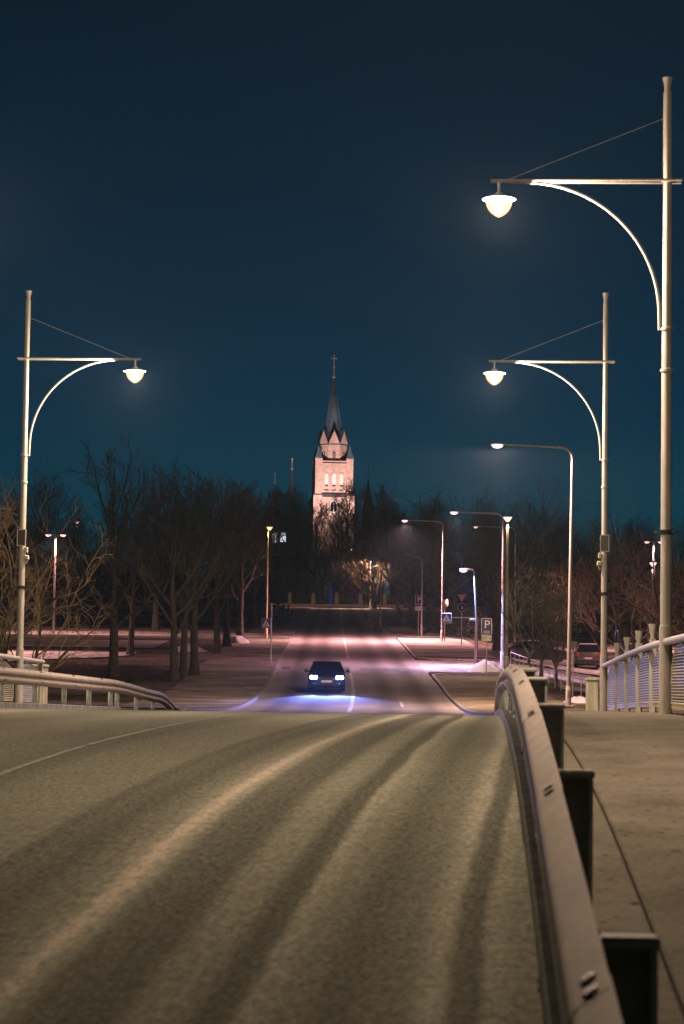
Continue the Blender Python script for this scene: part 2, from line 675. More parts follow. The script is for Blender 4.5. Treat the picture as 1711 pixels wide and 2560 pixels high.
M['road_street'] = frosted_road('street_asphalt_with_rime', [
    (-4.4, .75), (-3.6, .55), (-3.0, .22), (-2.3, .40), (-1.6, .22), (-.8, .45), (0, .55), (.7, .42), (1.4, .22), (2.2, .45), (3.0, .22),
    (3.7, .55), (4.4, .75)], patch=1.2, gain=1.0, frost=(.46, .43, .41))
M['side_street'] = patchy('side_street_rime', (.10, .095, .09), (.20, .19, .18), (.50, .48, .47), .16, 1.5, .50, .15, .3)
M['parking'] = patchy('parking_lot_thin_snow', (.22, .20, .19), (.36, .34, .33), (.62, .60, .60), .10, 1.2, .46, .14, .3)
M['pavement'] = patchy('pavement_rime', (.14, .125, .10), (.22, .20, .165), (.42, .40, .36), .35, 5.0, .56, .16, .4)
M['bridge_walk'] = patchy('bridge_walk_rime', (.115, .102, .085), (.19, .17, .142), (.33, .30, .255), 1.3, 26.0, .52, .26, .5, spots=15.0)
M['edge_rime'] = patchy('edge_strip_rime', (.12, .108, .088), (.20, .18, .15), (.31, .28, .24), 1.6, 20.0, .52, .26, .5, spots=11.0)
M['grass'] = patchy('winter_grass', (.035, .030, .015), (.085, .068, .035), (.36, .33, .31), .09, 2.5, .62, .14, .9)
M['pavers'] = patchy('paved_verge', (.15, .13, .08), (.24, .205, .13), (.40, .37, .30), .4, 5.0, .60, .15, .5)

# ------------------------------------------------------------------ the land
# side streets and car parks: (Y from, Y to, u from, u to)
CUTS = [(133.0, 150.0, 3.9, 70.0), (190.0, 199.0, -60.0, -3.9), (197.0, 207.0, 3.9, 60.0)]


def in_street(u, Y):
    if Y > 60 and abs(u) < 4.25:
        return True
    for y0, y1, u0, u1 in CUTS:
        if u0 <= u <= u1 and y0 <= Y <= y1:
            return True
    return False


def build_ground():
    g = MB()
    us = [-330, -280, -220, -160, -120, -90, -75]
    x = -62.0
    while x < 62:
        us.append(x)
        x += 2.0 if abs(x) > 16 else 1.0
    us += [-4.26, -4.24, 4.24, 4.26, 69.9, 70.1, 75, 90, 120, 160, 220, 280, 330]
    us = sorted(set(us))
    ys = [-60, -40, -20, 0, 20, 40, 52, 58, 61, 63, 65]
    y = 66.0
    while y < 215:
        ys.append(y)
        y += 1.5
    for c in CUTS:
        ys += [c[0] - .01, c[0] + .01, c[1] - .01, c[1] + .01]
    y = 216.0
    while y < 500:
        ys.append(y)
        y += 6.0
    ys += [510, 530, 560, 600, 650, 695]
    ys = sorted(set(ys))
    rnd = random.Random(3)
    for Y in ys:
        for u in us:
            X = XC(min(Y, 900)) + u
            z = hz(X, min(Y, 900))
            if Y < 66:
                z = ZR(66) - 6.5 * smooth((66 - Y) / 9.0) - .1
            elif in_street(u, Y):
                z -= .06
            else:
                z += .08 + (rnd.random() * .06 if abs(u) > 9 else 0)
            g.v.append((X, Y, z))
    n = len(us)
    for j in range(len(ys) - 1):
        for i in range(n - 1):
            a = j * n + i
            g.face([a, a + 1, a + n + 1, a + n])
    return tag(g.build('ground', M['grass'], smooth='all'), kind='structure')


ground = build_ground()


def ribbon(name, m, u0, u1, Y0, Y1, dz, step=1.0, nu=8, parent=None, kind='structure', zf=None, skirt=0.0):
    """strip that follows the street between two offsets from its centre line"""
    g = MB()
    uv = []
    n = max(2, int((Y1 - Y0) / step) + 1)
    for j in range(n):
        Y = Y0 + (Y1 - Y0) * j / (n - 1)
        a = u0(Y) if callable(u0) else u0
        b = u1(Y) if callable(u1) else u1
        for i in range(nu + 1):
            u = a + (b - a) * i / nu
            X = XC(Y) + u
            g.v.append((X, Y, (zf(X, Y) if zf else hz(X, Y)) + dz))
            uv.append((u, Y))
    for j in range(n - 1):
        for i in range(nu):
            a = j * (nu + 1) + i
            g.face([a, a + 1, a + nu + 2, a + nu + 1])
    o = g.build(name, m, parent, smooth='all', uv=uv)
    if parent is None:
        tag(o, kind=kind)
    return o


deckz = lambda X, Y: ZR(Y)
road = ribbon('bridge_road', M['road_bridge'], lambda Y: -9.22 - XC(Y), lambda Y: .225 - XC(Y), -24, 66, 0.0, 1.0, 12, zf=deckz)
street = ribbon('street', M['road_street'], lambda Y: -4.15 - .1 * smooth((80 - Y) / 14), lambda Y: 4.15 + .3 * smooth((80 - Y) / 14), 66, 384, 0.0, 1.0, 10)
ribbon('side_street_east', M['side_street'], 4.1, 69.9, 133.0, 150.0, -.005, 1.2, 40)
ribbon('side_street_west', M['side_street'], -59.9, -4.1, 190.0, 199.0, -.005, 1.2, 40)
ribbon('upper_side_street', M['side_street'], 4.1, 59.9, 197.0, 207.0, -.005, 1.2, 30)

# the bridge itself under its road
g = MB()
secs = [(-11.1, .11), (2.95, .11), (2.95, -1.1), (-11.1, -1.1)]
path = []
Y = -24.0
while Y <= 66.01:
    path.append((Vector((0, Y, ZR(Y) - .16)), Vector((1, 0, 0)), Vector((0, 0, 1))))
    Y += 2.0
g.sweep(secs, path)
tag(g.build('bridge_deck', M['concrete']), kind='structure')


def strip_x(name, m, x0, x1, Y0, Y1, dz, thick, kind='structure', nx=3, parent=None):
    """raised strip of the bridge between two lines parallel to it: real thickness"""
    g = MB()
    n = int(Y1 - Y0) + 1
    for j in range(n):
        Y = Y0 + (Y1 - Y0) * j / (n - 1)
        ring = [(x0, -thick), (x0, -.012), (x0 + .012, 0)] + [(x0 + (x1 - x0) * i / nx, 0) for i in range(1, nx)] + [(x1 - .012, 0), (x1, -.012), (x1, -thick)]
        for x, z in ring:
            g.v.append((x, Y, ZR(Y) + dz + z))
        k = len(ring)
    for j in range(n - 1):
        for i in range(k - 1):
            a = j * k + i
            g.face([a, a + 1, a + k + 1, a + k])
    g.face(list(range(k)))
    g.face([(n - 1) * k + i for i in range(k - 1, -1, -1)])
    o = g.build(name, m, parent, smooth=True)
    if parent is None:
        tag(o, kind=kind)
    return o


strip_x('kerb_right', M['kerb'], .225, .47, -24, 68, .115, .22)
strip_x('edge_strip_right', M['edge_rime'], .474, .715, -24, 70, .088, .2)
strip_x('sidewalk_right', M['bridge_walk'], .725, 2.95, -24, 70, .095, .2, nx=8)
strip_x('kerb_left', M['kerb'], -9.52, -9.225, -24, 61.0, .115, .22)
strip_x('sidewalk_left', M['bridge_walk'], -11.1, -9.524, -24, 70, .10, .2, nx=8)


def kerb_line(pts, w=.16, h=.115, name='kerb', side=1):
    """kerb stones set along the edge of a street"""
    g = MB()
    path = []
    for i, (X, Y) in enumerate(pts):
        a = Vector(pts[max(0, i - 1)])
        b = Vector(pts[min(len(pts) - 1, i + 1)])
        t = (b - a).normalized()
        r = Vector((t.y, -t.x, 0)) * side
        path.append((Vector((X, Y, hz(X, Y))), r, Vector((0, 0, 1))))
    g.sweep([(0, -.15), (w, -.15), (w, h - .005), (w - .015, h), (.02, h), (0, h - .02)], path)
    return tag(g.build(name, M['kerb'], smooth=True), kind='structure')


def edge(u, Y0, Y1, step=2.0):
    n = max(2, int(abs(Y1 - Y0) / step) + 1)
    out = []
    for i in range(n):
        Y = Y0 + (Y1 - Y0) * i / (n - 1)
        out.append((XC(Y) + (u(Y) if callable(u) else u), Y))
    return out


def corner(u0, Yedge, r, d_u, d_y, n=8):
    """rounded corner from along-street to along-side-street"""
    out = []
    for i in range(n + 1):
        w = pi / 2 * i / n
        u = u0 + d_u * r * (1 - cos(w))
        Y = Yedge - d_y * r * (1 - sin(w))
        out.append((XC(Y) + u, Y))
    return out


WL = 4.16
kerb_line(edge(-WL, 66, 187) + corner(-WL, 190, 3.0, -1, 1) + [(XC(190) - u, 190.0) for u in range(10, 40, 4)], side=-1)
kerb_line([(XC(199) - u, 199.0) for u in range(38, 8, -4)] + corner(-WL, 199, 3.0, -1, -1)[::-1] + edge(-WL, 202, 380, 4), side=-1)
rk = lambda Y: 4.16 + .3 * smooth((80 - Y) / 14)
kerb_line(edge(rk, 68, 127.5) + corner(WL, 133, 5.0, 1, 1) + [(XC(133) + u, 133.0) for u in range(12, 40, 4)], side=1)
kerb_line([(XC(150) + u, 150.0) for u in range(40, 10, -4)] + corner(WL, 150, 4.0, 1, -1)[::-1] + edge(WL, 154, 193) + corner(WL, 197, 4.0, 1, 1)
          + [(XC(197) + u, 197.0) for u in range(10, 34, 4)], side=1)
kerb_line([(XC(207) + u, 207.0) for u in range(34, 8, -4)] + corner(WL, 207, 3.0, 1, -1)[::-1] + edge(WL, 210, 380, 4), side=1)

# footways beside the street, a car park and paths on the left
ribbon('footway_left', M['pavement'], lambda Y: -4.33 - 3.6 * smooth((Y - 70) / 18) - .6, -4.32, 67, 186, .113, 1.5, 4)
ribbon('upper_footway_left', M['pavement'], -8.0, -4.33, 202, 382, .113, 3, 4)
ribbon('paved_corner_right', M['pavers'], lambda Y: rk(Y) + .17, lambda Y: rk(Y) + 2.0 + 2.6 * smooth((Y - 80) / 22), 71, 127.2, .112, 1.5, 4)
ribbon('paved_island_right', M['pavement'], 4.34, 9.5, 154.2, 192.8, .113, 1.5, 4)
ribbon('upper_footway_right', M['pavement'], 4.34, 7.5, 210.5, 382, .113, 3, 4)
ribbon('car_park_left', M['parking'], lambda Y: -60, lambda Y: -13.5 - 6.0 * smooth((148 - Y) / 11.0), 137, 153, .19, 1.5, 24)
ribbon('car_park_lane', M['parking'], -62, -13.0, 161, 176, .19, 1.5, 24)
ribbon('car_park_right', M['parking'], 10.5, 45, 151.5, 176, .19, 1.5, 24)
ribbon('path_right', M['parking'], 10.0, 22, 116.5, 122, .17, .8, 10)
ribbon('church_walk', M['pavement'], -30, 30, 366, 381.5, .07, 2, 20)

# paint on the roads
pk = dict(parent=street)
ribbon('centre_line', M['paint'], -.16, .0, 84, 131, .005, 1.5, 1, **pk)
ribbon('centre_line', M['paint'], -.12, .03, 151, 194, .005, 1.5, 1, **pk)
ribbon('centre_line', M['paint'], -.12, .05, 200, 378, .005, 3, 1, **pk)
ribbon('edge_mark', M['paint'], 1.9, 2.02, 96, 103, .005, 1, 1, **pk)
for i in range(7):
    a = -3.9 + i * 1.12
    ribbon('crossing_bar', M['paint_faint'], a, a + .5, 135.2, 139.2, .006, 1, 1, **pk)
for i in range(9):
    a = 4.6 + i * 1.9
    ribbon('give_way_mark', M['paint'], a, a + .9, 135.0, 135.7, .004, .7, 1, **pk)
for i in range(14):
    ribbon('centre_dash', M['paint_faint'], lambda Y: -3.58 - XC(Y), lambda Y: -3.52 - XC(Y), -6 + i * 4.6, -1.6 + i * 4.6, .005, 1, 1, parent=road, zf=deckz)
ribbon('edge_line', M['paint_faint'], lambda Y: -8.75 - XC(Y), lambda Y: -8.65 - XC(Y), 20, 62, .005, 1, 1, parent=road, zf=deckz)


# ------------------------------------------------------------------ bridge lamps
def lantern(parent, m_glow, s=1.0):
    hat = MB().lathe([(.001, .11), (.05, .105), (.06, .07), (.13, .055), (.245, .012), (.25, .0), (.235, -.004), (.20, .004)], segs=28)
    h = hat.build('lantern', M['pole'], parent, smooth=True)
    bowl = MB().lathe([(.198, -.002), (.196, -.045), (.182, -.10), (.150, -.16), (.10, -.213), (.055, -.245), (.02, -.262), (.001, -.266)], segs=28, caps=False)
    bowl.build('bowl', m_glow, h, smooth='all')
    MB().lathe([(.001, -.045), (.045, -.052), (.078, -.085), (.088, -.125), (.075, -.165), (.045, -.192), (.001, -.20)], segs=16).build('bulb', M['bulb'], h, smooth='all')
    ld = bpy.data.lights.new('lamp_light', 'POINT')
    ld.energy = 3700
    ld.color = WARM
    ld.shadow_soft_size = .035
    lo = bpy.data.objects.new('lamp_light', ld)
    col.objects.link(lo)
    lo.parent = h
    lo.location = (0, 0, -.226)
    return h


def bridge_lamp(label, X, D, side, H, gadget=False, pole_r=.078, lean=0.0):
    """side = -1: the arm reaches towards -X"""
    z0 = ZR(D) + .095
    t = thing('bridge_lamp', label, 'street lamp', (X, D, z0), 0, 'arched lamps along the bridge')
    t.rotation_euler = (0, lean, 0)
    za = H - 1.56                       # height of the cross arm
    p = MB().tube([(0, 0, 1.28), (0, 0, H - .22)], [pole_r, pole_r * .80], 20)
    p.build('pole', M['pole'], t, smooth=True)
    MB().tube([(0, 0, -.02), (0, 0, 1.28), (0, 0, 1.285)], [pole_r * 1.18, pole_r * 1.18, pole_r * 1.05], 20).build('pole_sleeve', M['pole'], t, smooth=True)
    MB().lathe([(.050, H - .22), (.050, H - .15), (.075, H - .02), (.080, H), (.060, H)], segs=16).build('finial', M['pole'], t, smooth=True)
    for dy in (-1, 1):
        y = dy * (pole_r + .018)
        MB().tube([(-side * .21, y, za), (side * 2.62, y * .55, za)], .021, 8).build('cross_arm', M['pole'], t, smooth=True)
    for k, zc in ((0, H * .60), (1, H * .535), (2, za)):
        MB().lathe([(pole_r * .98, zc - .025), (pole_r * 1.14, zc - .02), (pole_r * 1.14, zc + .02), (pole_r * .98, zc + .025)], segs=20).build('clamp', M['pole'], t, smooth=True)
    arc = []
    R0, R1 = 2.02, 1.98                 # quarter ellipse from pole to arm
    for i in range(25):
        w = pi / 2 * i / 24
        arc.append((side * (pole_r + .03 + (R0 - R0 * cos(w)) * .98), 0, za - .02 - R1 + R1 * sin(w)))
    arc.insert(0, (side * (pole_r + .025), 0, za - R1 - .25))
    MB().tube(arc, .025, 10).build('curved_brace', M['pole'], t, smooth=True)
    MB().tube([(side * (pole_r * .8), 0, H - .62), (side * 2.36, 0, za + .02)], .007, 6).build('stay_wire', M['pole'], t)
    MB().tube([(side * 2.49, 0, za - .01), (side * 2.49, 0, za - .20)], .02, 8).build('hanger', M['pole'], t)
    l = lantern(t, M['bowl_warm'])
    l.location = (side * 2.49, 0, za - .28)
    band = MB().lathe([(pole_r * .95, 2.62), (pole_r * 1.22, 2.625), (pole_r * 1.22, 2.69), (pole_r * .95, 2.695)], segs=20)
    for i in range(14):
        w = 2 * pi * i / 14
        band.tube([(pole_r * cos(w), pole_r * sin(w), 2.66), ((pole_r + .11) * cos(w), (pole_r + .11) * sin(w), 2.67 + .01 * sin(i * 3))], .006, 4)
    band.build('spiked_band', M['black'], t)
    if gadget:
        sx = 1
        fr = MB()
        zb = 3.78
        for (cx, cz, w, h) in ((0, zb + .18, .205, .02), (0, zb - .18, .205, .02), (-.0925, zb, .02, .34), (.0925, zb, .02, .34)):
            fr.box((cx, -pole_r - .05, cz), (w, .03, h))
        pn = MB().box((0, -pole_r - .045, zb), (.165, .012, .34)).build('solar_panel', M['cells'], t)
        fr.build('panel_frame', M['box'], pn)
        gr = MB()
        for i in range(5):
            gr.box((-.055 + i * .0275, -pole_r - .053, zb), (.004, .003, .33))
        for i in range(9):
            gr.box((0, -pole_r - .0535, zb - .14 + i * .035), (.16, .003, .004))
        gr.build('cell_lines', M['pole_dark'], pn)
        MB().bevel_box((side * .10, -pole_r * .6, zb - .27), (.075, .08, .12), .012).build('sensor_box', M['box'], t)
        MB().bevel_box((side * .115, -pole_r * .6, zb - .44), (.11, .10, .095), .02).build('radar_head', M['box'], t)
        MB().tube([(side * .02, 0, zb - .58), (side * .11, -.04, zb - .57), (side * .13, -.05, zb - .50)], .016, 6).build('bracket', M['box'], t)
    return t


D1, D2, D0 = 35.6, 54.2, 17.0
HB = 9.44
bridge_lamp('tall pale lamp post nearest the camera, its arched arm lit above the rail', 2.62, D1, -1, HB, False, .082)
bridge_lamp('pale arched lamp post with solar panel standing on the right pavement', 2.62, D2, -1, HB, True, .072)
bridge_lamp('pale arched lamp post with solar panel standing on the left pavement', -10.52, D2, 1, HB, True, .076)
bridge_lamp('arched lamp post outside the frame, left of the tall near one', -10.52, D1, 1, HB, False, .08)
bridge_lamp('arched lamp post above the foreground on the right pavement, out of frame', 2.62, D0, -1, HB, False, .08)

# ------------------------------------------------------------------ guard rails
# W-beam profile seen along the rail: (towards the road, up)
WB = [(.0, .318), (.010, .316), (.082, .266), (.095, .250), (.098, .216), (.088, .196), (.030, .174), (.022, .158), (.030, .141), (.088, .116), (.097, .098), (.094, .066), (.082, .052), (.010, .003), (.0, .0)]


def wbeam(pathpts, toroad, name='beam', parent=None, scale=1.0, over=0.0):
    g = MB()
    path = []
    for i, p in enumerate(pathpts):
        path.append((Vector(p) + toroad * over, toroad * scale, Vector((0, 0, 1))))
    sec = WB + [(x - .004, z) for x, z in reversed(WB)]
    g.sweep(sec, path, closed=True)
    return g.build(name, M['rail'], parent, smooth=True)


def post_mesh():
    """C-section post, open towards the camera, with a rimed cap"""
    g = MB()
    g.box((.075, .05, -.02), (.150, .006, .72))           # web
    g.box((.1475, .0, -.02), (.005, .094, .72))           # outer flange
    g.box((.0025, .0, -.02), (.005, .094, .72))           # flange at the rail
    g.box((.138, -.045, -.02), (.014, .006, .72))
    g.box((.075, .0, .345), (.160, .112, .012))           # cap plate
    return g


post_me = None


def guard_rail(label, x_face, toroad_sign, Ys, Yend, name='guard_rail', group='steel guard rails of the bridge', base=.115, post_side=1, bend=None, seg=4.0, mirror=1):
    global post_me
    t = thing(name, label, 'guard rail', (0, 0, 0), 0, group)
    tr = Vector((toroad_sign, 0, 0))
    top = lambda Y: ZR(Y) + base + .30
    drop = bend if bend else (lambda Y: 0.0)
    Y = Ys
    k = 0
    while Y < Yend - .1:
        Y2 = min(Y + seg, Yend)
        pts = []
        n = 10
        for i in range(n + 1):
            yy = Y + (Y2 + .16 - Y) * i / n
            yy = min(yy, Yend)
            pts.append((x_face, yy, top(yy) - drop(yy)))
        b = wbeam(pts, tr, 'beam', t, 1.0, .0035 * (k % 2))
        # splice bolts
        for dz_, off in ((.294, .046), (.080, .094)):
            for dy in (.06, .22):
                bt = MB().lathe([(.024, 0), (.024, .005), (.012, .009)], segs=8)
                o = bt.build('splice_bolt', M['black'], b)
                yy = Y + dy
                o.location = (x_face + toroad_sign * (off + .004), yy, top(yy) - drop(yy) + dz_)
                o.rotation_euler = (0, toroad_sign * (radians(34) if dz_ > .2 else radians(80)), 0)
                o.scale = (1, 1.7, 1)
        Y = Y2
        k += 1
    return t, top, drop


rail_r, top_r, drop_r = guard_rail('long steel guard rail running up the right kerb from the lower corner', .315, -1, 2.0, 62.0,
                                   bend=lambda Y: .10 * smooth((Y - 50) / 8) + .55 * smooth((Y - 56) / 7))
pm = post_mesh()
pc = MB().bevel_box((.075, 0, .362), (.165, .118, .022), .01)
first_post = None
ys_post = [6.7 + 4 * i for i in range(-1, 10)] + [44.7, 47, 49, 51, 53, 55, 57, 59]
for i, Y in enumerate(ys_post):
    if first_post is None:
        po = pm.build('post', M['post'], rail_r)
        cap = pc.build('rime_cap', M['frost'], po)
        first_post = po
    else:
        po = copy_tree(first_post, rail_r)
    po.location = (.322, Y, ZR(Y) + .115 + .245 - drop_r(Y) * .9)

bendL = lambda Y: -.06 + .20 * smooth((Y - 59.5) / 10) + .66 * smooth((Y - 68.4) / 7.0)
rail_l, top_l, drop_l = guard_rail('steel guard rail on the left kerb with its end turned down', -9.32, 1, 22.0, 75.2, bend=bendL, seg=4.0)
p2 = MB()
p2.box((-.055, .03, -.05), (.10, .006, .66)).box((-.105, 0, -.05), (.006, .07, .66)).box((-.006, 0, -.05), (.006, .07, .66)).box((-.055, -.033, -.05), (.10, .006, .66))
fp = None
for i, Y in enumerate([22.2, 25.7, 29.2, 32.7, 36.1, 39.6, 43.1, 46.6, 50.1, 53.6, 57.0, 60.3, 61.4, 64.8, 68.1, 71.4]):
    if fp is None:
        po = fp = p2.build('post', M['post'], rail_l)
    else:
        po = copy_tree(fp, rail_l)
    po.location = (-9.33, Y, ZR(Y) + .115 + .34 - drop_l(Y))


# ------------------------------------------------------------------ parapet railing with arched gratings
def parapet(label, X, Ys, road_sign, cups=True):
    """road_sign: which way the carriageway lies from the railing"""
    t = thing('parapet_railing', label, 'railing', (0, 0, 0), 0, 'arched parapet railings of the bridge')
    zd = lambda Y: ZR(Y) + .095
    post0 = MB()
    poly = [(-.05, 0), (.05, 0), (.055, .50), (.115, .74), (.06, 1.10), (.055, 1.18), (-.055, 1.18), (-.055, .3)]
    post0.prism(poly, .05, Matrix.Rotation(radians(-24), 3, 'Z').to_4x4())
    cup0 = MB().lathe([(.042, 1.18), (.042, 1.25), (.05, 1.27), (.075, 1.42), (.078, 1.43), (.06, 1.43)], segs=14)
    P = C = None
    for i, Y in enumerate(Ys):
        if min(abs(Y - D1), abs(Y - D2)) < .9:      # a lamp post stands in for this post
            continue
        if P is None:
            P = post0.build('post', M['pole'], t, smooth=True)
            if cups:
                cup0.build('cup_finial', M['pole'], P, smooth=True)
            o = P
        else:
            o = copy_tree(P, t)
        o.location = (X, Y, zd(Y))
    # hand rail, one tube per bay
    for i in range(len(Ys) - 1):
        a, b = Ys[i], Ys[i + 1]
        pts = [(X - road_sign * -.0 + road_sign * .085, a + (b - a) * k / 4, zd(a + (b - a) * k / 4) + 1.05) for k in range(5)]
        MB().tube(pts, .052, 14, True).build('hand_rail', M['pole'], t, smooth=True)
        # arched frame
        c = (a + b) / 2
        h = (b - a) / 2 - .16
        out = []
        for k in range(21):
            w = pi * k / 20
            yy = c - h * cos(w)
            out.append((X, yy, zd(yy) + .16 + .36 + .46 * abs(sin(w)) ** .8))
        loop = [(X, c - h, zd(c - h) + .16)] + out + [(X, c + h, zd(c + h) + .16), (X, c - h, zd(c - h) + .16)]
        fr = MB()
        fr.tube(loop, .017, 6, False)
        f = fr.build('arch_frame', M['pole'], t, smooth=True)
        gr = MB()

        def arch_z(yy):
            q = max(-1, min(1, (c - yy) / h))
            w = math.acos(q)
            return .16 + .36 + .46 * abs(sin(w)) ** .8
        for k in range(1, 20):
            hh = .16 + k * .043
            # half width of the arch at that height
            hw = 0
            for s_ in range(41):
                yy = c + h * s_ / 40
                if arch_z(yy) >= hh:
                    hw = h * s_ / 40
            if hw > .05:
                gr.box((X, c, zd(c) + hh), (.022, 2 * hw, .018), Matrix.Rotation(atan((ZR(c + 1) - ZR(c - 1)) / 2), 3, 'X'))
        k = -int(h / .11)
        while k * .11 < h:
            yy = c + k * .11
            top = arch_z(yy)
            gr.box((X, yy, zd(yy) + (.16 + top) / 2), (.006, .010, top - .16))
            k += 1
        gr.build('grating', M['pole'], f)
        MB().box((X, c, zd(c) + .115), (.012, 2 * h, .07), Matrix.Rotation(atan((ZR(c + 1) - ZR(c - 1)) / 2), 3, 'X')).build('toe_board', M['pole_lit_yellow'], t)
    return t


Yr = [18.2, 21.7, 25.2, 28.7, 32.2, 35.6, 39.5, 43.1, 46.6, 50.1, 54.2]
parapet('pale tubular railing with arched gratings along the right pavement', 2.70, Yr, -1)
parapet('pale tubular railing with arched grating behind the left lamp post', -10.62, [43.1, 46.6, 50.1, 54.2, 57.2], 1, False)


def pier(label, X, Y, w, h):
    t = MB()
    t.bevel_box((0, 0, h / 2), (w, .45, h), .03)
    t.bevel_box((0, 0, h + .03), (w + .05, .50, .06), .02)
    o = t.build('end_pier', M['pier'])
    o.location = (X, Y, ZR(Y) + .09)
    tag(o, label, 'concrete pier', 'concrete end piers of the railing')
    return o


pier('stained whitish concrete pier behind the left guard rail', -10.86, 57.9, .58, .95)
pier('yellowed concrete pier at the end of the right railing', 2.52, 57.6, .30, .80)


# ------------------------------------------------------------------ street lamps further on
PINK = (1.0, .43, .45)
BEAM = {'lamp_lens_peach': (PINK, 15000), 'lamp_lens_gate': ((1.0, .56, .42), 8500), 'lamp_lens_salmon': ((1.0, .60, .46), 13000), 'lamp_lens_warm': ((1.0, .70, .48), 3800), 'lamp_lens_cool': ((.34, .46, 1.0), 4500), 'lamp_lens_yellow': ((1.0, .62, .25), 1800),
        'lamp_lens_far': ((1.0, .46, .42), 5000), 'lamp_lens_dim': ((1.0, .60, .38), 260)}


def beam(parent, loc, m_glow, size=162, k=1.0, rot=(0, 0, 0)):
    """the light that the lamp throws down"""
    if m_glow.name not in BEAM:
        return None
    c, e = BEAM[m_glow.name]
    ld = bpy.data.lights.new('lamp_light', 'SPOT')
    ld.energy = e * k
    ld.color = c
    if m_glow.name in ('lamp_lens_gate', 'lamp_lens_salmon'):
        size = 177
    ld.spot_size = radians(size)
    ld.spot_blend = .7 if size < 175 else .12
    ld.shadow_soft_size = .12
    lo = bpy.data.objects.new('lamp_light', ld)
    col.objects.link(lo)
    lo.parent = parent
    lo.location = loc
    lo.rotation_euler = rot
    return lo


def cobra_head(parent, loc, dirx, m_glow, L=.62, k_=1.0):
    """flat street lantern whose long axis points along dirx"""
    g = MB()
    s = dirx
    rings = [(-.05, .035, .03), (.06, .07, .05), (.20, .13, .075), (.42, .15, .07), (.58, .11, .045), (L, .04, .02)]
    n = 10
    for x, w, h in rings:
        for k in range(n):
            a = 2 * pi * k / n
            g.v.append((s * x, w * cos(a), (h if sin(a) > 0 else .025) * sin(a)))
    for i in range(len(rings) - 1):
        for k in range(n):
            k2 = (k + 1) % n
            g.face([i * n + k, i * n + k2, (i + 1) * n + k2, (i + 1) * n + k])
    g.face([n - 1 - k for k in range(n)])
    g.face([(len(rings) - 1) * n + k for k in range(n)])
    h = g.build('lamp_head', M['pole'], parent, smooth=True)
    h.location = loc
    l = MB().lathe([(.150, -.010), (.150, -.06), (.12, -.115), (.07, -.150), (.001, -.165)], segs=16, caps=False)
    lo = l.build('lamp_lens', m_glow, h, smooth='all')
    lo.location = (s * .36, 0, 0)
    lo.scale = (1.5, 1.0, 1.0)
    beam(h, (s * .36, 0, -.19), m_glow, k=k_)
    return h


def arm_lamp(label, px, D, H, arm, rise=.25, m_glow=None, m_pole=None, r=.075, name='street_lamp', side=-1, foot=False, group='curved-arm street lamps', lean=0.0, k=1.0):
    b = gnd(px, D)
    t = thing(name, label, 'street lamp', b, 0, group)
    t.rotation_euler = (0, lean, 0)
    m_pole = m_pole or M['pole']
    pts = [(0, 0, -.1), (0, 0, H * .5), (0, 0, H - .45)]
    rad = [r, r * .8, r * .6]
    for i in range(1, 7):
        w = pi / 2 * i / 6
        pts.append((side * .45 * (1 - cos(w)), 0, H - .45 + .45 * sin(w)))
        rad.append(r * .55)
    pts.append((side * arm, 0, H + rise * .3))
    rad.append(r * .42)
    MB().tube(pts, rad, 12).build('pole', m_pole, t, smooth=True)
    MB().tube([(0, 0, -.1), (0, 0, .9), (0, 0, .93)], [r * 1.25, r * 1.25, r], 12).build('pole_base', m_pole, t, smooth=True)
    MB().box((0, -r * 1.22, .62), (.08, .012, .28)).build('hatch', m_pole, t)
    cobra_head(t, (side * arm, 0, H + rise * .3), side, m_glow or M['lens_peach'], k_=k)
    if foot:
        MB().bevel_box((0, 0, .06), (.46, .46, .24), .02).build('foundation', M['concrete'], t)
    return t


arm_lamp('tall steel lamp with curved arm on a concrete foot behind the rail end', 1421, 95, 10.3, 2.60, m_glow=M['lens_salmon'], foot=True, r=.09, lean=radians(.6))
arm_lamp('bluish white curved-arm lamp beside the parking sign', 1256, 142, 9.05, 2.55, m_glow=M['lens_peach'], r=.10, k=.75)
arm_lamp('speckled lamp post with lit arm behind the crossing sign', 1105, 186, 9.3, 2.6, m_glow=M['lens_peach'], k=2.8)
arm_lamp('thin striped lamp post left of the crossing sign', 1054, 203, 6.6, .8, m_glow=M['glass'])
arm_lamp('slender dark lamp post next to the pink lit branches', 951, 222, 6.4, .7, m_glow=M['glass'])
arm_lamp('dim pale lamp half hidden in the bare trees on the right', 1287, 215, 10.3, 3.2, m_glow=M['lens_soft'], k=4)
arm_lamp('far lamp lighting the branches at the top of the road', 926, 350, 7.1, .5, m_glow=M['lens_gate'])


def top_lamp(label, px, D, H, m_glow, m_pole, r=.07, off=0.0, group='post-top street lamps', name='post_top_lamp'):
    b = gnd(px, D)
    t = thing(name, label, 'street lamp', b, 0, group)
    MB().tube([(0, 0, -.1), (0, 0, 1.2), (0, 0, H)], [r * 1.1, r, r * .7], 12).build('pole', m_pole, t, smooth=True)
    MB().tube([(0, 0, -.1), (0, 0, 1.15), (0, 0, 1.2)], [r * 1.4, r * 1.4, r], 12).build('pole_base', m_pole, t, smooth=True)
    h = MB().lathe([(.05, H), (.06, H + .05), (.21, H + .30), (.25, H + .34), (.24, H + .36), (.10, H + .43), (.001, H + .45)], (off, 0, 0), 18).build('lamp_hood', M['pole'], t, smooth=True)
    MB().lathe([(.235, H + .325), (.20, H + .27), (.12, H + .16), (.085, H + .10), (.05, H + .085)], (off, -.012, 0), 18, caps=False).build('lamp_lens', m_glow, h, smooth='all')
    beam(h, (off, 0, H + .02), m_glow, 170, 1.0)
    return t


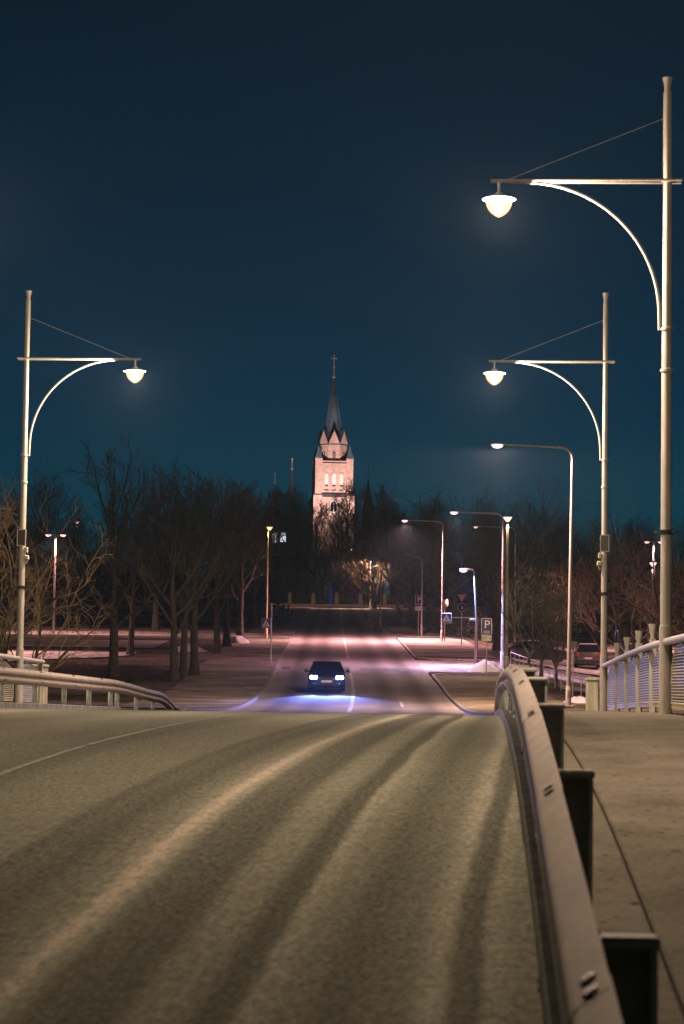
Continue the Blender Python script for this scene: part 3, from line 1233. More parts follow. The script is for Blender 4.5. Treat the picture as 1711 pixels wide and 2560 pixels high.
top_lamp('yellowish lamp post with round lit head at the street corner', 1266, 127, 8.15, M['lens_warm'], M['pole_lit_yellow'], .095)
top_lamp('small yellow lamp on a pole among the left trees', 666, 186, 8.4, M['lens_yellow'], M['pole_lit_yellow'], .08, .12)
top_lamp('pale distant lamp seen low between the hill trees', 878, 425, 9.0, M['lens_soft'], M['pole'], .06)

# double-headed car park lamps
for px, D, H, lb in ((134, 196, 8.1, 'two-headed lamp mast rising behind the left trees'), (1634, 205, 9.2, 'two-headed lamp mast seen past the tall near post'), (-95, 147, 8.0, 'added two-headed mast to light the left car park, outside the frame')):  # last mast is unseen, added to light the left car park
    t = thing('car_park_lamp', lb, 'street lamp', gnd(px, D), 0, 'two-headed car park lamps')
    MB().tube([(0, 0, -.1), (0, 0, H)], [.10, .06], 10).build('mast', M['pole'], t, smooth=True)
    MB().tube([(-.42, 0, H - .02), (.42, 0, H - .02)], .03, 8).build('cross_piece', M['pole'], t)
    for s in (-1, 1):
        cobra_head(t, (s * .25, 0, H), s, M['lens_far'])
t = top_lamp('distant small lamp right of the two-headed mast', 187, 262, 10.0, M['lens_soft'], M['pole'], .06)
t = top_lamp('low lamp beside the tall near post', 1632, 158, 7.0, M['lens_far'], M['pole'], .06)

# ------------------------------------------------------------------ crossing lamp with its hanging sign
cl = thing('crossing_lamp', 'cool white lamp post holding a blue crossing sign on an arm', 'street lamp', gnd(1190, 140))
MB().tube([(0, 0, -.1), (0, 0, 2.9)], [.085, .075], 12).build('lower_pole', M['pole'], cl, smooth=True)
MB().tube([(0, 0, 2.9), (-.13, 0, 5.45), (-.16, 0, 5.62), (-.28, 0, 5.70), (-.50, 0, 5.70)], [.06, .05, .045, .04, .035], 10).build('upper_pole', M['pole'], cl, smooth=True)
cobra_head(cl, (-.42, 0, 5.70), -1, M['lens_cool'], .58)
MB().box((-.70, 0, 2.92), (1.40, .06, .06)).build('sign_arm', M['pole'], cl)
MB().bevel_box((-.24, -.02, 2.80), (.34, .10, .12), .02).build('sensor_box', M['box'], cl)
MB().tube([(.09, 0, 0), (.09, 0, 2.95)], .022, 6).build('cable_pipe', M['sign_red'], cl)


def person_glyph(w, M4, m, parent):
    """walking figure of a crossing sign, cut from sheet"""
    g = MB()
    g.lathe([(.001, 0), (.035, 0), (.035, .006), (.001, .006)], segs=10)
    n = len(g.v)
    g.v = [(x * w, -.003 + z * .0, (.16 + y) * w) for x, y, z in g.v]
    for poly in ([(-.035, .12), (.03, .12), (.035, -.02), (-.03, -.02)], [(-.03, 0), (.01, 0), (-.06, -.20), (-.10, -.20)],
                 [(-.005, 0), (.035, 0), (.10, -.19), (.06, -.20)], [(-.03, .11), (-.01, .08), (-.10, -.01), (-.115, .01)],
                 [(.02, .11), (.03, .085), (.10, .02), (.11, .045)]):
        g.prism([(x * w, z * w) for x, z in poly], .003)
    o = g.build('figure', m, parent)
    o.matrix_local = M4
    return o


def crossing_sign(parent, loc, w):
    """blue square with a white triangle and a walking figure"""
    s = MB().bevel_box((0, 0, 0), (w, .03, w), .012)
    so = s.build('sign_plate', M['sign_white'], parent)
    so.location = loc
    MB().box((0, -.018, 0), (w * .91, .004, w * .91)).build('blue_field', M['sign_blue'], so)
    MB().prism([(-w * .43, -w * .33), (w * .43, -w * .33), (0, w * .43)], .004, Matrix.Translation((0, -.023, 0))).build('white_triangle', M['sign_white'], so)
    person_glyph(w * .95, Matrix.Translation((0, -.027, -w * .10)), M['black'], so)
    return so


crossing_sign(cl, (-1.72, -.02, 2.88), .58)

sp = thing('crossing_sign', 'blue crossing sign on the left pole before the trees', 'traffic sign', gnd(677, 141))
MB().tube([(0, 0, -.1), (0, 0, 3.6)], .04, 10).build('post', M['pole'], sp, smooth=True)
crossing_sign(sp, (-.30, -.03, 2.42), .56)
for z in (2.27, 2.57):
    MB().box((-.05, -.0, z), (.12, .05, .03)).build('clamp', M['pole'], sp)


# ------------------------------------------------------------------ other signs
def rounded(w, h, r, n=4):
    out = []
    for cx, cz, a0 in ((w / 2 - r, h / 2 - r, 0), (-w / 2 + r, h / 2 - r, 90), (-w / 2 + r, -h / 2 + r, 180), (w / 2 - r, -h / 2 + r, 270)):
        for i in range(n + 1):
            a = radians(a0 + 90 * i / n)
            out.append((cx + r * cos(a), cz + r * sin(a)))
    return out


def parking_sign(label, px, D, k, small, ztop, name='parking_sign', w=.56, h=.86, tilt=0.0):
    t = thing(name, label, 'traffic sign', gnd(px, D), tilt, 'parking signs')
    MB().tube([(0, 0, -.1), (0, 0, ztop - .1)], .032, 8).build('post', M['pole'], t, smooth=True)
    z = ztop - h / 2
    s = MB().prism(rounded(w, h, .06), .02).build('sign_plate', M['sign_cream'], t)
    s.location = (0, -.045, z)
    MB().prism(rounded(w - .05, h - .05, .045), .004, Matrix.Translation((0, -.013, 0))).build('blue_field', M['sign_navy'], s)
    text('letter', 'P', .62, Matrix.Translation((0.02, -.018, .08)) @ FACE, M['sign_cream'], s, .003)
    lines = MB()
    rr = random.Random(px)
    for row, zz in enumerate((-.26, -.335)):
        x = -.17
        while x < .17:
            q = .018 + rr.random() * .03
            lines.box((x + q / 2, -.0165, zz), (q, .004, .035))
            x += q + .014
    lines.build('small_print', M['sign_cream'], s)
    s2 = MB().prism(rounded(w * .96, .30, .03), .02).build('distance_plate', M['sign_cream'], t)
    s2.location = (0, -.045, z - h / 2 - .19)
    text('distance_text', small, .24, Matrix.Translation((0, -.013, 0)) @ FACE, M['black'], s2, .003)
    return t


parking_sign('navy parking sign with cream 200 m plate on the corner verge', 1216, 129, 1, '200 m', 3.12)
parking_sign('dark parking sign with small plate on a broad post by the upper street', 1046, 205, 1, '100 m', 3.35, w=.62, h=.95, tilt=radians(14))

t = thing('give_way_sign', 'give-way sign above a round blue sign on a thin post', 'traffic sign', gnd(1154, 178))
MB().tube([(0, 0, -.1), (0, 0, 3.75)], .035, 8).build('post', M['pole'], t, smooth=True)
s = MB().prism([(-.40, .30), (.40, .30), (0.03, -.38), (-.03, -.38)], .015).build('give_way_plate', M['sign_red'], t)
s.location = (0, -.05, 3.55)
MB().prism([(-.30, .245), (.30, .245), (0.0, -.27)], .004, Matrix.Translation((0, -.010, 0))).build('white_field', M['sign_cream'], s)
s = MB().lathe([(.001, -.008), (.32, -.008), (.32, .008), (.001, .008)], segs=24)
s.v = [(x, z, y) for x, y, z in s.v]
so = s.build('round_plate', M['sign_white'], t, smooth=True)
so.location = (0, -.05, 2.85)
s = MB().lathe([(.001, -.003), (.285, -.003), (.285, .003), (.001, .003)], segs=24)
s.v = [(x, z - .012, y) for x, y, z in s.v]
s.build('blue_field', M['sign_navy'], so)
MB().prism([(-.02, -.17), (.17, -.05), (.10, .02), (.03, -.03), (.03, .16), (-.03, .16), (-.03, -.10)], .004, Matrix.Translation((0, -.018, 0))).build('arrow', M['sign_white'], so)

# signs seen from behind or edge-on
t = thing('oval_sign_back', 'pair of pale sign plates turned edgewise beside the speckled lamp post', 'traffic sign', gnd(1112, 184))
MB().tube([(0, 0, -.1), (0, 0, 3.3)], .04, 8).build('post', M['pole'], t, smooth=True)
for s_, rz in ((-1, 68), (1, -66)):
    q = MB().lathe([(.001, -.008), (.30, -.008), (.30, .008), (.001, .008)], segs=20)
    q.v = [(x, z, y) for x, y, z in q.v]
    o = q.build('round_plate', M['sign_cream'], t)
    o.location = (s_ * .14, -.06, 3.05)
    o.rotation_euler = (0, 0, radians(rz))
t = thing('round_sign', 'round blue sign turned edgewise above the right railing', 'traffic sign', gnd(1544, 96))
MB().tube([(0, 0, -.1), (0, 0, 3.15)], .03, 8).build('post', M['pole_lit_yellow'], t, smooth=True)
q = MB().lathe([(.001, -.012), (.32, -.012), (.32, .012), (.001, .012)], segs=24)
q.v = [(x, z, y) for x, y, z in q.v]
o = q.build('round_plate', M['sign_blue'], t)
o.location = (-.05, 0, 2.82)
o.rotation_euler = (0, 0, radians(78))
o = MB().box((0, 0, 0), (.30, .02, .26)).build('small_plate', M['sign_cream'], t)
o.location = (-.05, 0, 2.33)
o.rotation_euler = (0, 0, radians(78))
t = thing('triangle_sign_back', 'grey back of a triangular sign beside the footed lamp', 'traffic sign', gnd(1432, 112))
MB().tube([(0, 0, -.1), (0, 0, 2.6)], .03, 8).build('post', M['pole'], t, smooth=True)
o = MB().prism([(-.26, .24), (.26, .24), (0, -.28)], .015).build('sign_plate', M['sign_back'], t)
o.location = (0, -.04, 2.35)
o.rotation_euler = (0, 0, radians(35))

# ------------------------------------------------------------------ pedestrian railing on the right
fence = thing('steps_railing', 'thin grey hand railing going down from the corner to the path', 'railing')
wp = [gnd(1277, 140, .16), gnd(1345, 126, .16), gnd(1419, 113.5, .16), gnd(1488, 111, .16)]
for a, b in zip(wp[:-1], wp[1:]):
    MB().tube([a + Vector((0, 0, .86)), b + Vector((0, 0, .86))], .03, 8).build('hand_rail', M['pole'], fence, smooth=True)
    n = max(2, int((b - a).length / 2.2))
    for i in range(n):
        p = a.lerp(b, i / n)
        MB().tube([p - Vector((0, 0, .1)), p + Vector((0, 0, .86))], .024, 6).build('baluster', M['pole'], fence)
p = wp[-1]
MB().tube([p - Vector((0, 0, .1)), p + Vector((0, 0, .86))], .024, 6).build('baluster', M['pole'], fence)


# ------------------------------------------------------------------ cars
def car(label, loc, rz, m_paint, L=4.3, W=1.75, H=1.43, lit=False, rear_boxy=False, snow=False, group=None):
    """front towards -Y"""
    t = thing('car', label, 'car', loc, rz, group)
    hl, hw = L / 2, W / 2
    belt = .90 if not rear_boxy else 1.0
    # lower body: rings along the car: (y, half width, sill z, shoulder z)
    rings = [(-hl, hw * .72, .36, .58), (-hl + .05, hw * .84, .26, .66), (-hl + .18, hw * .94, .20, .73), (-hl + .50, hw * .99, .18, .79), (-hl + 1.15, hw, .18, belt - .03),
             (-.2, hw, .18, belt), (hl - 1.1, hw, .18, belt + .03), (hl - .35, hw * .98, .20, belt + .03), (hl - .10, hw * .92, .26, belt), (hl, hw * .80, .36, belt - .12)]
    g = MB()
    k = 0
    for y, w, z0, z1 in rings:
        half = [(w * .90, z0), (w, z0 + .12), (w * 1.0, z0 + .35), (w * .97, z1 - .07), (w * .90, z1), (w * .45, z1 + .025)]
        ring = [(x, z) for x, z in half] + [(-x, z) for x, z in reversed(half)]
        k = len(ring)
        for x, z in ring:
            g.v.append((x, y, z))
    for i in range(len(rings) - 1):
        for j in range(k):
            j2 = (j + 1) % k
            g.face([i * k + j, (i + 1) * k + j, (i + 1) * k + j2, i * k + j2])
    g.face(list(range(k)))
    g.face([(len(rings) - 1) * k + k - 1 - j for j in range(k)])
    body = g.build('body', m_paint, t, smooth=True)
    # cabin of glass, roof on top
    yf0, yf1 = -hl + 1.20, -hl + 1.95
    yr1, yr0 = (hl - .45, hl - .18) if rear_boxy else (hl - .85, hl - .30)
    zt = H - .06
    wt = hw * .70
    wb = hw * .93
    c = [(-wb, yf0, belt - .02), (wb, yf0, belt - .02), (wb, yr0, belt + .01), (-wb, yr0, belt + .01), (-wt, yf1, zt), (wt, yf1, zt), (wt, yr1, zt), (-wt, yr1, zt)]

    def pane(name, idx, par):
        q = MB()
        q.v = [c[i] for i in idx]
        n_ = (Vector(q.v[1]) - Vector(q.v[0])).cross(Vector(q.v[3]) - Vector(q.v[0])).normalized()
        q.v += [tuple(Vector(p) - n_ * .012) for p in q.v]
        for f in ((0, 1, 2, 3), (7, 6, 5, 4), (0, 4, 5, 1), (1, 5, 6, 2), (2, 6, 7, 3), (3, 7, 4, 0)):
            q.face(list(f))
        return q.build(name, M['glass'], par)
    pane('windscreen', (0, 1, 5, 4), t)
    pane('side_window', (1, 2, 6, 5), t)
    pane('side_window', (3, 0, 4, 7), t)
    pane('rear_window', (2, 3, 7, 6), t)
    pl = MB()
    for a, b in ((0, 4), (1, 5), (2, 6), (3, 7)):
        pl.tube([Vector(c[a]) * 1.0, Vector(c[b]) * 1.0], .032, 6)
    for s_ in (-1, 1):
        ym = (yf1 + yr1) / 2 + .1
        pl.tube([(s_ * wb, ym, belt), (s_ * wt, ym, zt)], .03, 6)
    pl.build('pillars', m_paint, t, smooth=True)
    r = MB()
    rr = []
    for y, w, z in ((yf1 - .05, wt + .01, zt - .005), (yf1 + .12, wt + .03, zt + .035), ((yf1 + yr1) / 2, wt + .03, zt + .06), (yr1 - .1, wt + .03, zt + .04), (yr1 + .05, wt + .01, zt - .005)):
        ring = [(-w, z - .045), (-w * .96, z - .01), (-w * .5, z + .004), (w * .5, z + .004), (w * .96, z - .01), (w, z - .045)]
        for x, zz in ring:
            r.v.append((x, y, zz))
    for i in range(4):
        for j in range(5):
            r.face([i * 6 + j, i * 6 + j + 1, (i + 1) * 6 + j + 1, (i + 1) * 6 + j])
    roof = r.build('roof', m_paint, t, smooth='all')
    if snow:
        s_ = MB()
        s_.bevel_box((0, (yf1 + yr1) / 2, zt + .085), (wt * 1.86, yr1 - yf1 - .05, .05), .02)
        s_.build('snow_cover', M['snow'], roof)
    # wheels
    for sx in (-1, 1):
        for wy in (-hl + .82, hl - .80):
            tw = MB().lathe([(.20, -.10), (.29, -.105), (.315, -.07), (.32, 0), (.315, .07), (.29, .105), (.20, .10)], segs=20)
            tw.v = [(z, y, x) for x, y, z in tw.v]
            w_ = tw.build('wheel', M['rubber'], t, smooth=True)
            w_.location = (sx * (hw - .12), wy, .32)
            ri = MB().lathe([(.001, .02), (.06, .03), (.19, .02), (.20, 0), (.20, -.06), (.001, -.06)], segs=14)
            ri.v = [(sx * (z + .07), y, x) for x, y, z in ri.v]
            ri.build('rim', M['chrome'], w_, smooth=True)
    for sx in (-1, 1):
        mm = MB().bevel_box((sx * (hw + .085), yf0 + .22, belt + .06), (.19, .10, .13), .03)
        mm.tube([(sx * (hw - .05), yf0 + .24, belt), (sx * (hw + .06), yf0 + .23, belt + .04)], .025, 6)
        mm.build('mirror', M['black'], t)
    # front
    gq = MB()
    gq.bevel_box((0, -hl - .005, .60), (.62, .05, .13), .01)
    for i in range(3):
        gq.box((0, -hl - .034, .56 + i * .035), (.58, .01, .010))
    gq.build('grille', M['black'], t)
    MB().bevel_box((0, -hl - .01, .33), (1.15, .05, .11), .015).build('air_intake', M['black'], t)
    MB().box((0, -hl - .045, .46), (.50, .015, .11)).build('number_plate', M['plate'], t)
    for sx in (-1, 1):
        hd = MB().bevel_box((sx * hw * .68, -hl + .085, .64), (.40, .16, .15), .03).build('headlight', M['glass'] if lit else M['chrome'], t)
        for q in (-1, 1):
            ln = MB().lathe([(.001, 0), (.088, 0), (.080, .025), (.001, .028)], segs=16)
            ln.v = [(x, -z, y) for x, y, z in ln.v]
            lo = ln.build('lens', M['head_lens'] if lit else M['chrome'], hd, smooth=True)
            lo.location = (sx * hw * .68 + q * .088, -hl + .002, .64)
        fo = MB().lathe([(.001, 0), (.05, 0), (.045, .012), (.001, .015)], segs=12)
        fo.v = [(x + sx * hw * .66, -z - hl + .02, y + .36) for x, y, z in fo.v]
        fo.build('fog_lamp', M['chrome'], t)
    # rear
    for sx in (-1, 1):
        MB().bevel_box((sx * hw * .80, hl - .02, belt - .10), (.20, .10, .24), .02).build('tail_light', M['sign_red'], t)
    MB().box((0, hl + .012, .62), (.50, .015, .11)).build('rear_plate', M['plate'], t)
    MB().bevel_box((0, hl - .02, .40), (W * .92, .16, .16), .03).build('rear_bumper', M['black'], t)
    if lit:
        for sx in (-1, 1):
            sd = bpy.data.lights.new('headlight_beam', 'SPOT')
            sd.energy = 8500
            sd.color = (.15, .23, 1.0)
            sd.spot_size = radians(44)
            sd.spot_blend = 1.0
            sd.shadow_soft_size = .05
            so_ = bpy.data.objects.new('headlight_beam', sd)
            col.objects.link(so_)
            so_.parent = t
            so_.location = (sx * hw * .68, -hl - .06, .64)
            so_.rotation_euler = (radians(90 - 10.0), 0, pi)
    return t


M['head_lens'] = glow('headlight_lens', (.45, .60, 1.0), 60.0)
M['paint_night'] = paint('midnight_blue_paint', (.010, .016, .035))
M['paint_grey'] = paint('dusty_grey_paint', (.10, .085, .07))
M['paint_dark'] = paint('dark_paint', (.03, .03, .035))
M['paint_silver'] = paint('silver_paint', (.35, .33, .34))
cp = gnd(817, 113)
car('dark blue car coming down the street with bright bluish headlights', cp, radians(3.6), M['paint_night'], lit=True)
cp = gnd(1468, 163, .19)
car('dusty parked estate car seen from behind, snow on its roof', cp, radians(180), M['paint_grey'], 4.5, 1.80, 1.56, rear_boxy=True, snow=True, group='cars parked beyond the right railing')
cp = gnd(1345, 150.5 + 8, .19)
car('low dark parked car under pink snow behind the thin bare trees', cp, radians(96), M['paint_dark'], 4.2, 1.72, 1.38, snow=True, group='cars parked beyond the right railing')
cp = gnd(1596, 163, .19)
car('silver parked car half hidden by the right railing posts', cp, radians(178), M['paint_silver'], 4.3, 1.75, 1.66, snow=True, group='cars parked beyond the right railing')


# ------------------------------------------------------------------ bare trees
def grow_tree(seed, H, fork, r0, spread, limbs=10, sub=7, twigs=7, fine=4, up=.55, leader=True, curl=.18, twig_r=.011, thick=1.0):
    rnd = random.Random(seed)
    T, C = MB(), MB()

    def vec(d, ang, az):
        d = d.normalized()
        a = d.orthogonal().normalized()
        b = d.cross(a)
        return (d * cos(ang) + (a * cos(az) + b * sin(az)) * sin(ang)).normalized()

    def poly(p, d, L, r, r1, n, wob, lift):
        pts, rad = [p.copy()], [r]
        for i in range(n):
            d = (d + Vector((rnd.gauss(0, wob), rnd.gauss(0, wob), rnd.gauss(0, wob) + lift))).normalized()
            p = p + d * (L / n)
            pts.append(p.copy())
            rad.append(r + (r1 - r) * (i + 1) / n)
        return pts, rad

    # trunk
    top = H * (.80 if leader else .0) if leader else fork * 1.15
    n = 9 if leader else 4
    pts, rad = poly(Vector((0, 0, -.15)), Vector((rnd.gauss(0, .03), rnd.gauss(0, .03), 1)), top + .15, r0, r0 * (.16 if leader else .75), n, .035, .03)
    rad[0] = r0 * 1.35
    T.tube(pts, rad, 9, False)

    def along(pp, rr, t):
        i = min(int(t * (len(pp) - 1)), len(pp) - 2)
        f = t * (len(pp) - 1) - i
        return pp[i].lerp(pp[i + 1], f), rr[i] * (1 - f) + rr[i + 1] * f, (pp[i + 1] - pp[i]).normalized()
    az = rnd.random() * 6
    for li in range(limbs):
        f = (li + .5) / limbs
        if leader:
            t0 = fork / top + (1 - fork / top) * f * .93
        else:
            t0 = .72 + .27 * f
        p, r, d = along(pts, rad, t0)
        az += 2.4 + rnd.gauss(0, .35)
        low = 1 - f
        ang = radians(72 - 30 * up) * (.55 + .5 * low) if leader else radians(28 + 34 * rnd.random())
        L = spread * (.62 + .55 * low) * rnd.uniform(.8, 1.15) if leader else (H - fork) * rnd.uniform(.72, 1.02)
        dd = vec(Vector((0, 0, 1)), ang, az)
        lr = min(r * .62, r0 * (.42 if leader else .55)) * rnd.uniform(.8, 1.1)
        lp, lrad = poly(p, dd, L, lr, .022 * thick, 7, curl * .55, .05 + .10 * up)
        T.tube(lp, lrad, 6, False)
        for si in range(sub):
            ts = .22 + .76 * (si + rnd.random()) / sub
            q, rq, dq = along(lp, lrad, ts)
            sd = vec(dq, radians(rnd.uniform(28, 58)), rnd.random() * 6.3)
            sL = L * rnd.uniform(.30, .52) * (1.15 - .5 * ts)
            sp_, sr = poly(q, sd, sL, max(rq * .55, .016 * thick), .012 * thick, 5, curl, .07 + .10 * up)
            (T if sr[0] > .05 else C).tube(sp_, sr, 4, False)
            for ti in range(twigs):
                tt = .18 + .80 * (ti + rnd.random()) / twigs
                e, re, de = along(sp_, sr, tt)
                td = vec(de, radians(rnd.uniform(25, 60)), rnd.random() * 6.3)
                tL = sL * rnd.uniform(.30, .60)
                tp, tr = poly(e, td, tL, twig_r * 1.4, twig_r * .8, 3, curl * 1.1, .06 + .10 * up)
                C.tube(tp, tr, 3, False)
                for fi in range(fine):
                    ft = .2 + .8 * (fi + rnd.random()) / fine
                    w, rw, dw = along(tp, tr, ft)
                    fd = vec(dw, radians(rnd.uniform(20, 55)), rnd.random() * 6.3)
                    fp_, fr_ = poly(w, fd, tL * rnd.uniform(.35, .7), twig_r * .85, twig_r * .5, 2, curl, .05 + .08 * up)
                    C.tube(fp_, fr_, 3, False)
    return T, C


PROTO = {}


def proto(key, bark, twig, **kw):
    T, C = grow_tree(**kw)
    a = T.build('trunk', bark, None, smooth='all')
    b = C.build('crown', twig, None, smooth='all')
    for o in (a, b):
        col.objects.unlink(o)
    PROTO[key] = (a.data, b.data)
    bpy.data.objects.remove(a)
    bpy.data.objects.remove(b)


proto('lime_a', M['bark'], M['twig'], seed=11, H=12.0, fork=2.3, r0=.27, spread=4.6, limbs=15, sub=6, twigs=5, fine=3, up=.75)
proto('lime_b', M['bark'], M['twig'], seed=23, H=11.0, fork=2.2, r0=.24, spread=4.2, limbs=13, sub=6, twigs=5, fine=3, up=.7)
proto('lime_c', M['bark'], M['twig'], seed=37, H=10.0, fork=2.0, r0=.20, spread=3.8, limbs=12, sub=6, twigs=5, fine=3, up=.6)
proto('spread', M['bark'], M['twig_lit'], seed=41, H=8.0, fork=.9, r0=.28, spread=5, limbs=8, sub=7, twigs=6, fine=3, up=.30, leader=False, curl=.24)
proto('maple', M['bark_grey'], M['twig'], seed=53, H=12.5, fork=3.0, r0=.36, spread=6, limbs=10, sub=7, twigs=6, fine=3, up=.4, leader=False, curl=.22)
proto('small', M['bark_grey'], M['twig'], seed=61, H=5.4, fork=1.1, r0=.10, spread=2, limbs=7, sub=6, twigs=5, fine=3, up=.60, leader=False, curl=.22, twig_r=.007, thick=.6)
proto('hill', M['bark_grey'], M['twig'], seed=71, H=22.0, fork=4.5, r0=.42, spread=7.5, limbs=16, sub=7, twigs=6, fine=4, up=.7, twig_r=.022, thick=1.6)
proto('hill_b', M['bark_grey'], M['twig'], seed=83, H=20.0, fork=5.0, r0=.45, spread=8, limbs=10, sub=8, twigs=6, fine=4, up=.5, leader=False, twig_r=.022, thick=1.6)
proto('birch', M['birch'], M['twig'], seed=97, H=11.0, fork=4.0, r0=.20, spread=3.5, limbs=12, sub=6, twigs=5, fine=3, up=.7)


def tree(key, label, px, D, s=1.0, rz=0.0, group='bare trees left of the street', tilt=0.0, dz=.10, name='bare_tree', cat='tree', sz=None):
    t = thing(name, label, cat, gnd(px, D, dz), rz, group)
    t.rotation_euler = (0, tilt, 0) if tilt else (0, 0, rz)
    t.scale = (s, s, sz or s)
    a, b = PROTO[key]
    link('trunk', a, t)
    link('crown', b, t)
    return t


GL, GR, GH = 'bare trees left of the street', 'bare trees right of the street', 'bare trees on the church hill'
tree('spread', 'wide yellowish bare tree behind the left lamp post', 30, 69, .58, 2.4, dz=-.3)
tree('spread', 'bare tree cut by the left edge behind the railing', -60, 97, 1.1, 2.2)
tree('lime_a', 'large bare tree with thick forked trunk behind the left guard rail', 284, 121, 1.0, 0.3)
tree('lime_c', 'thin dark tree on the car park island behind the large bare tree', 325, 149, 1.1, 1.4)
tree('lime_b', 'first trunk of the close group of three left of the footway', 436, 118.5, .95, 2.6)
tree('lime_c', 'middle slim trunk of the close group of three', 458, 122, 1.05, 4.0)
tree('lime_b', 'third trunk of the close group, forked low to the right', 487, 124, 1.0, 5.1)
tree('lime_c', 'bare tree further up the left row before the sign', 542, 154, 1.15, .9)
tree('lime_b', 'bare tree in the middle of the left row', 569, 168, 1.1, 3.2)
tree('lime_a', 'last tall bare tree of the left row', 600, 182, 1.0, 1.9)
tree('lime_a', 'bare tree behind the two-headed mast', 90, 205, 1.1, 2.9)
tree('lime_a', 'bare tree beyond the lane of the left car park', 390, 205, 1.2, 4.4)
tree('hill', 'dark tree behind the small yellow lamp', 640, 215, .62, 2.0)
tree('hill_b', 'dark tree at far left behind the mast', 40, 240, .75, 3.9)
# right of the street
tree('small', 'thin bare tree next to the yellowish lamp post', 1322, 128, 1.0, .4, GR)
tree('small', 'second thin bare tree by the sloping railing', 1352, 124, 1.08, 1.7, GR)
tree('small', 'third thin bare tree with darker stem by the railing', 1390, 120.5, 1.0, 3.0, GR)
tree('maple', 'big dark tree with thick trunk behind the parking sign', 1244, 171, .95, 1.2, GR)
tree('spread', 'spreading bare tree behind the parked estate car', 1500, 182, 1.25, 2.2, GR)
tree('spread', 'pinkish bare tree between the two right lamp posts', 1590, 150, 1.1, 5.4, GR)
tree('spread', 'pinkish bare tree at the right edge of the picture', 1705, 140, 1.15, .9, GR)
tree('maple', 'dark bare tree behind the right railing cars', 1560, 225, 1.1, 3.3, GR)
tree('maple', 'dark bare tree behind the footed lamp', 1400, 230, 1.05, 4.1, GR)
tree('birch', 'pale leaning birch beside the upper street', 1011, 232, 1.0, 0, GR, tilt=radians(-17))
tree('birch', 'pale upright birch right of the leaning one', 1030, 236, 1.0, .8, GR)
tree('lime_a', 'bare tree behind the far parking sign', 1075, 238, 1.1, 2.4, GR)
tree('maple', 'dark bare tree between the crossing sign and give-way sign', 1130, 235, 1.1, 5.6, GR)
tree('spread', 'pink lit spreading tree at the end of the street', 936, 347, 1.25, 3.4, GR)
tree('hill_b', 'dark tree behind the yellowish lamp post', 1300, 262, .75, 2.2, GR)
# church hill
hill = [('hill', 786, 426, .86), ('hill_b', 846, 402, .72), ('hill', 742, 400, .95), ('hill_b', 806, 420, .72), ('hill', 868, 432, 1.05), ('hill_b', 905, 410, .95), ('hill', 955, 405, .95), ('hill_b', 1010, 395, .85),
        ('hill', 690, 405, .95), ('hill_b', 640, 395, .85), ('hill', 590, 390, .85), ('hill_b', 520, 380, .8), ('hill', 450, 385, .75), ('hill', 370, 390, .7), ('hill_b', 280, 385, .72),
        ('hill', 180, 390, .7), ('hill_b', 90, 385, .7), ('hill', 10, 385, .7), ('hill', 1070, 390, .85), ('hill_b', 1140, 385, .8), ('hill', 1220, 380, .75), ('hill_b', 1310, 385, .72),
        ('hill', 1400, 385, .72), ('hill_b', 1490, 380, .7), ('hill', 1590, 385, .7), ('hill_b', 1690, 385, .7), ('hill', 720, 448, .9), ('hill_b', 930, 445, .95), ('hill', 980, 440, .9)]
spot = {742: 'just left of the tower', 806: 'across the foot of the tower', 868: 'before the right edge of the tower', 905: 'next to the tower on its right', 690: 'below the gilded spirelet'}
side = lambda px: ('left' if px < 833 else 'right')
order = {}
for h in sorted(hill, key=lambda q: abs(q[1] - 833)):
    order.setdefault(side(h[1]), []).append(h[1])
words = ['first', 'second', 'third', 'fourth', 'fifth', 'sixth', 'seventh', 'eighth', 'ninth', 'tenth', 'eleventh', 'twelfth', 'thirteenth', 'fourteenth', 'fifteenth', 'sixteenth']
for i, (key, px, D, s) in enumerate(hill):
    sd = side(px)
    w = words[order[sd].index(px)]
    lb = f'dark bare hill tree {spot[px]}' if px in spot else f'dark bare tree on the hill, {w} to the {sd} from the church tower'
    tree(key, lb, px, D, s, (i * 1.7) % 6.28, GH, dz=-.1)


# ------------------------------------------------------------------ hedges and shrubs
def hedge(label, a, b, h, w, m, name='hedge', seed=1, leaf=.16, dens=60, group=None):
    rnd = random.Random(seed)
    g = MB()
    a, b = Vector(a), Vector(b)
    L = (b - a).length
    n = int(L * dens)
    d = (b - a).normalized()
    side_ = Vector((-d.y, d.x, 0))
    core = MB()
    for i in range(n):
        t = rnd.random()
        ww = w * (.5 + .12 * sin(t * L * 1.3))
        ang = rnd.random() * pi
        rr = rnd.uniform(.75, 1.05)
        hh = h * (.9 + .12 * sin(t * L * .9 + 1))
        p = a.lerp(b, t) + side_ * cos(ang) * ww * rr + Vector((0, 0, max(.02, sin(ang) * hh * rr * rnd.uniform(.2, 1.0))))
        e = Vector((rnd.gauss(0, 1), rnd.gauss(0, 1), rnd.gauss(0, 1))).normalized()
        f = e.orthogonal().normalized()
        s = leaf * rnd.uniform(.6, 1.3)
        k = len(g.v)
        g.v += [tuple(p - e * s), tuple(p + f * s * .45), tuple(p + e * s), tuple(p - f * s * .45)]
        g.face([k, k + 1, k + 2, k + 3])
    o = g.build(name, m)
    tag(o, label, 'hedge', group)
    return o


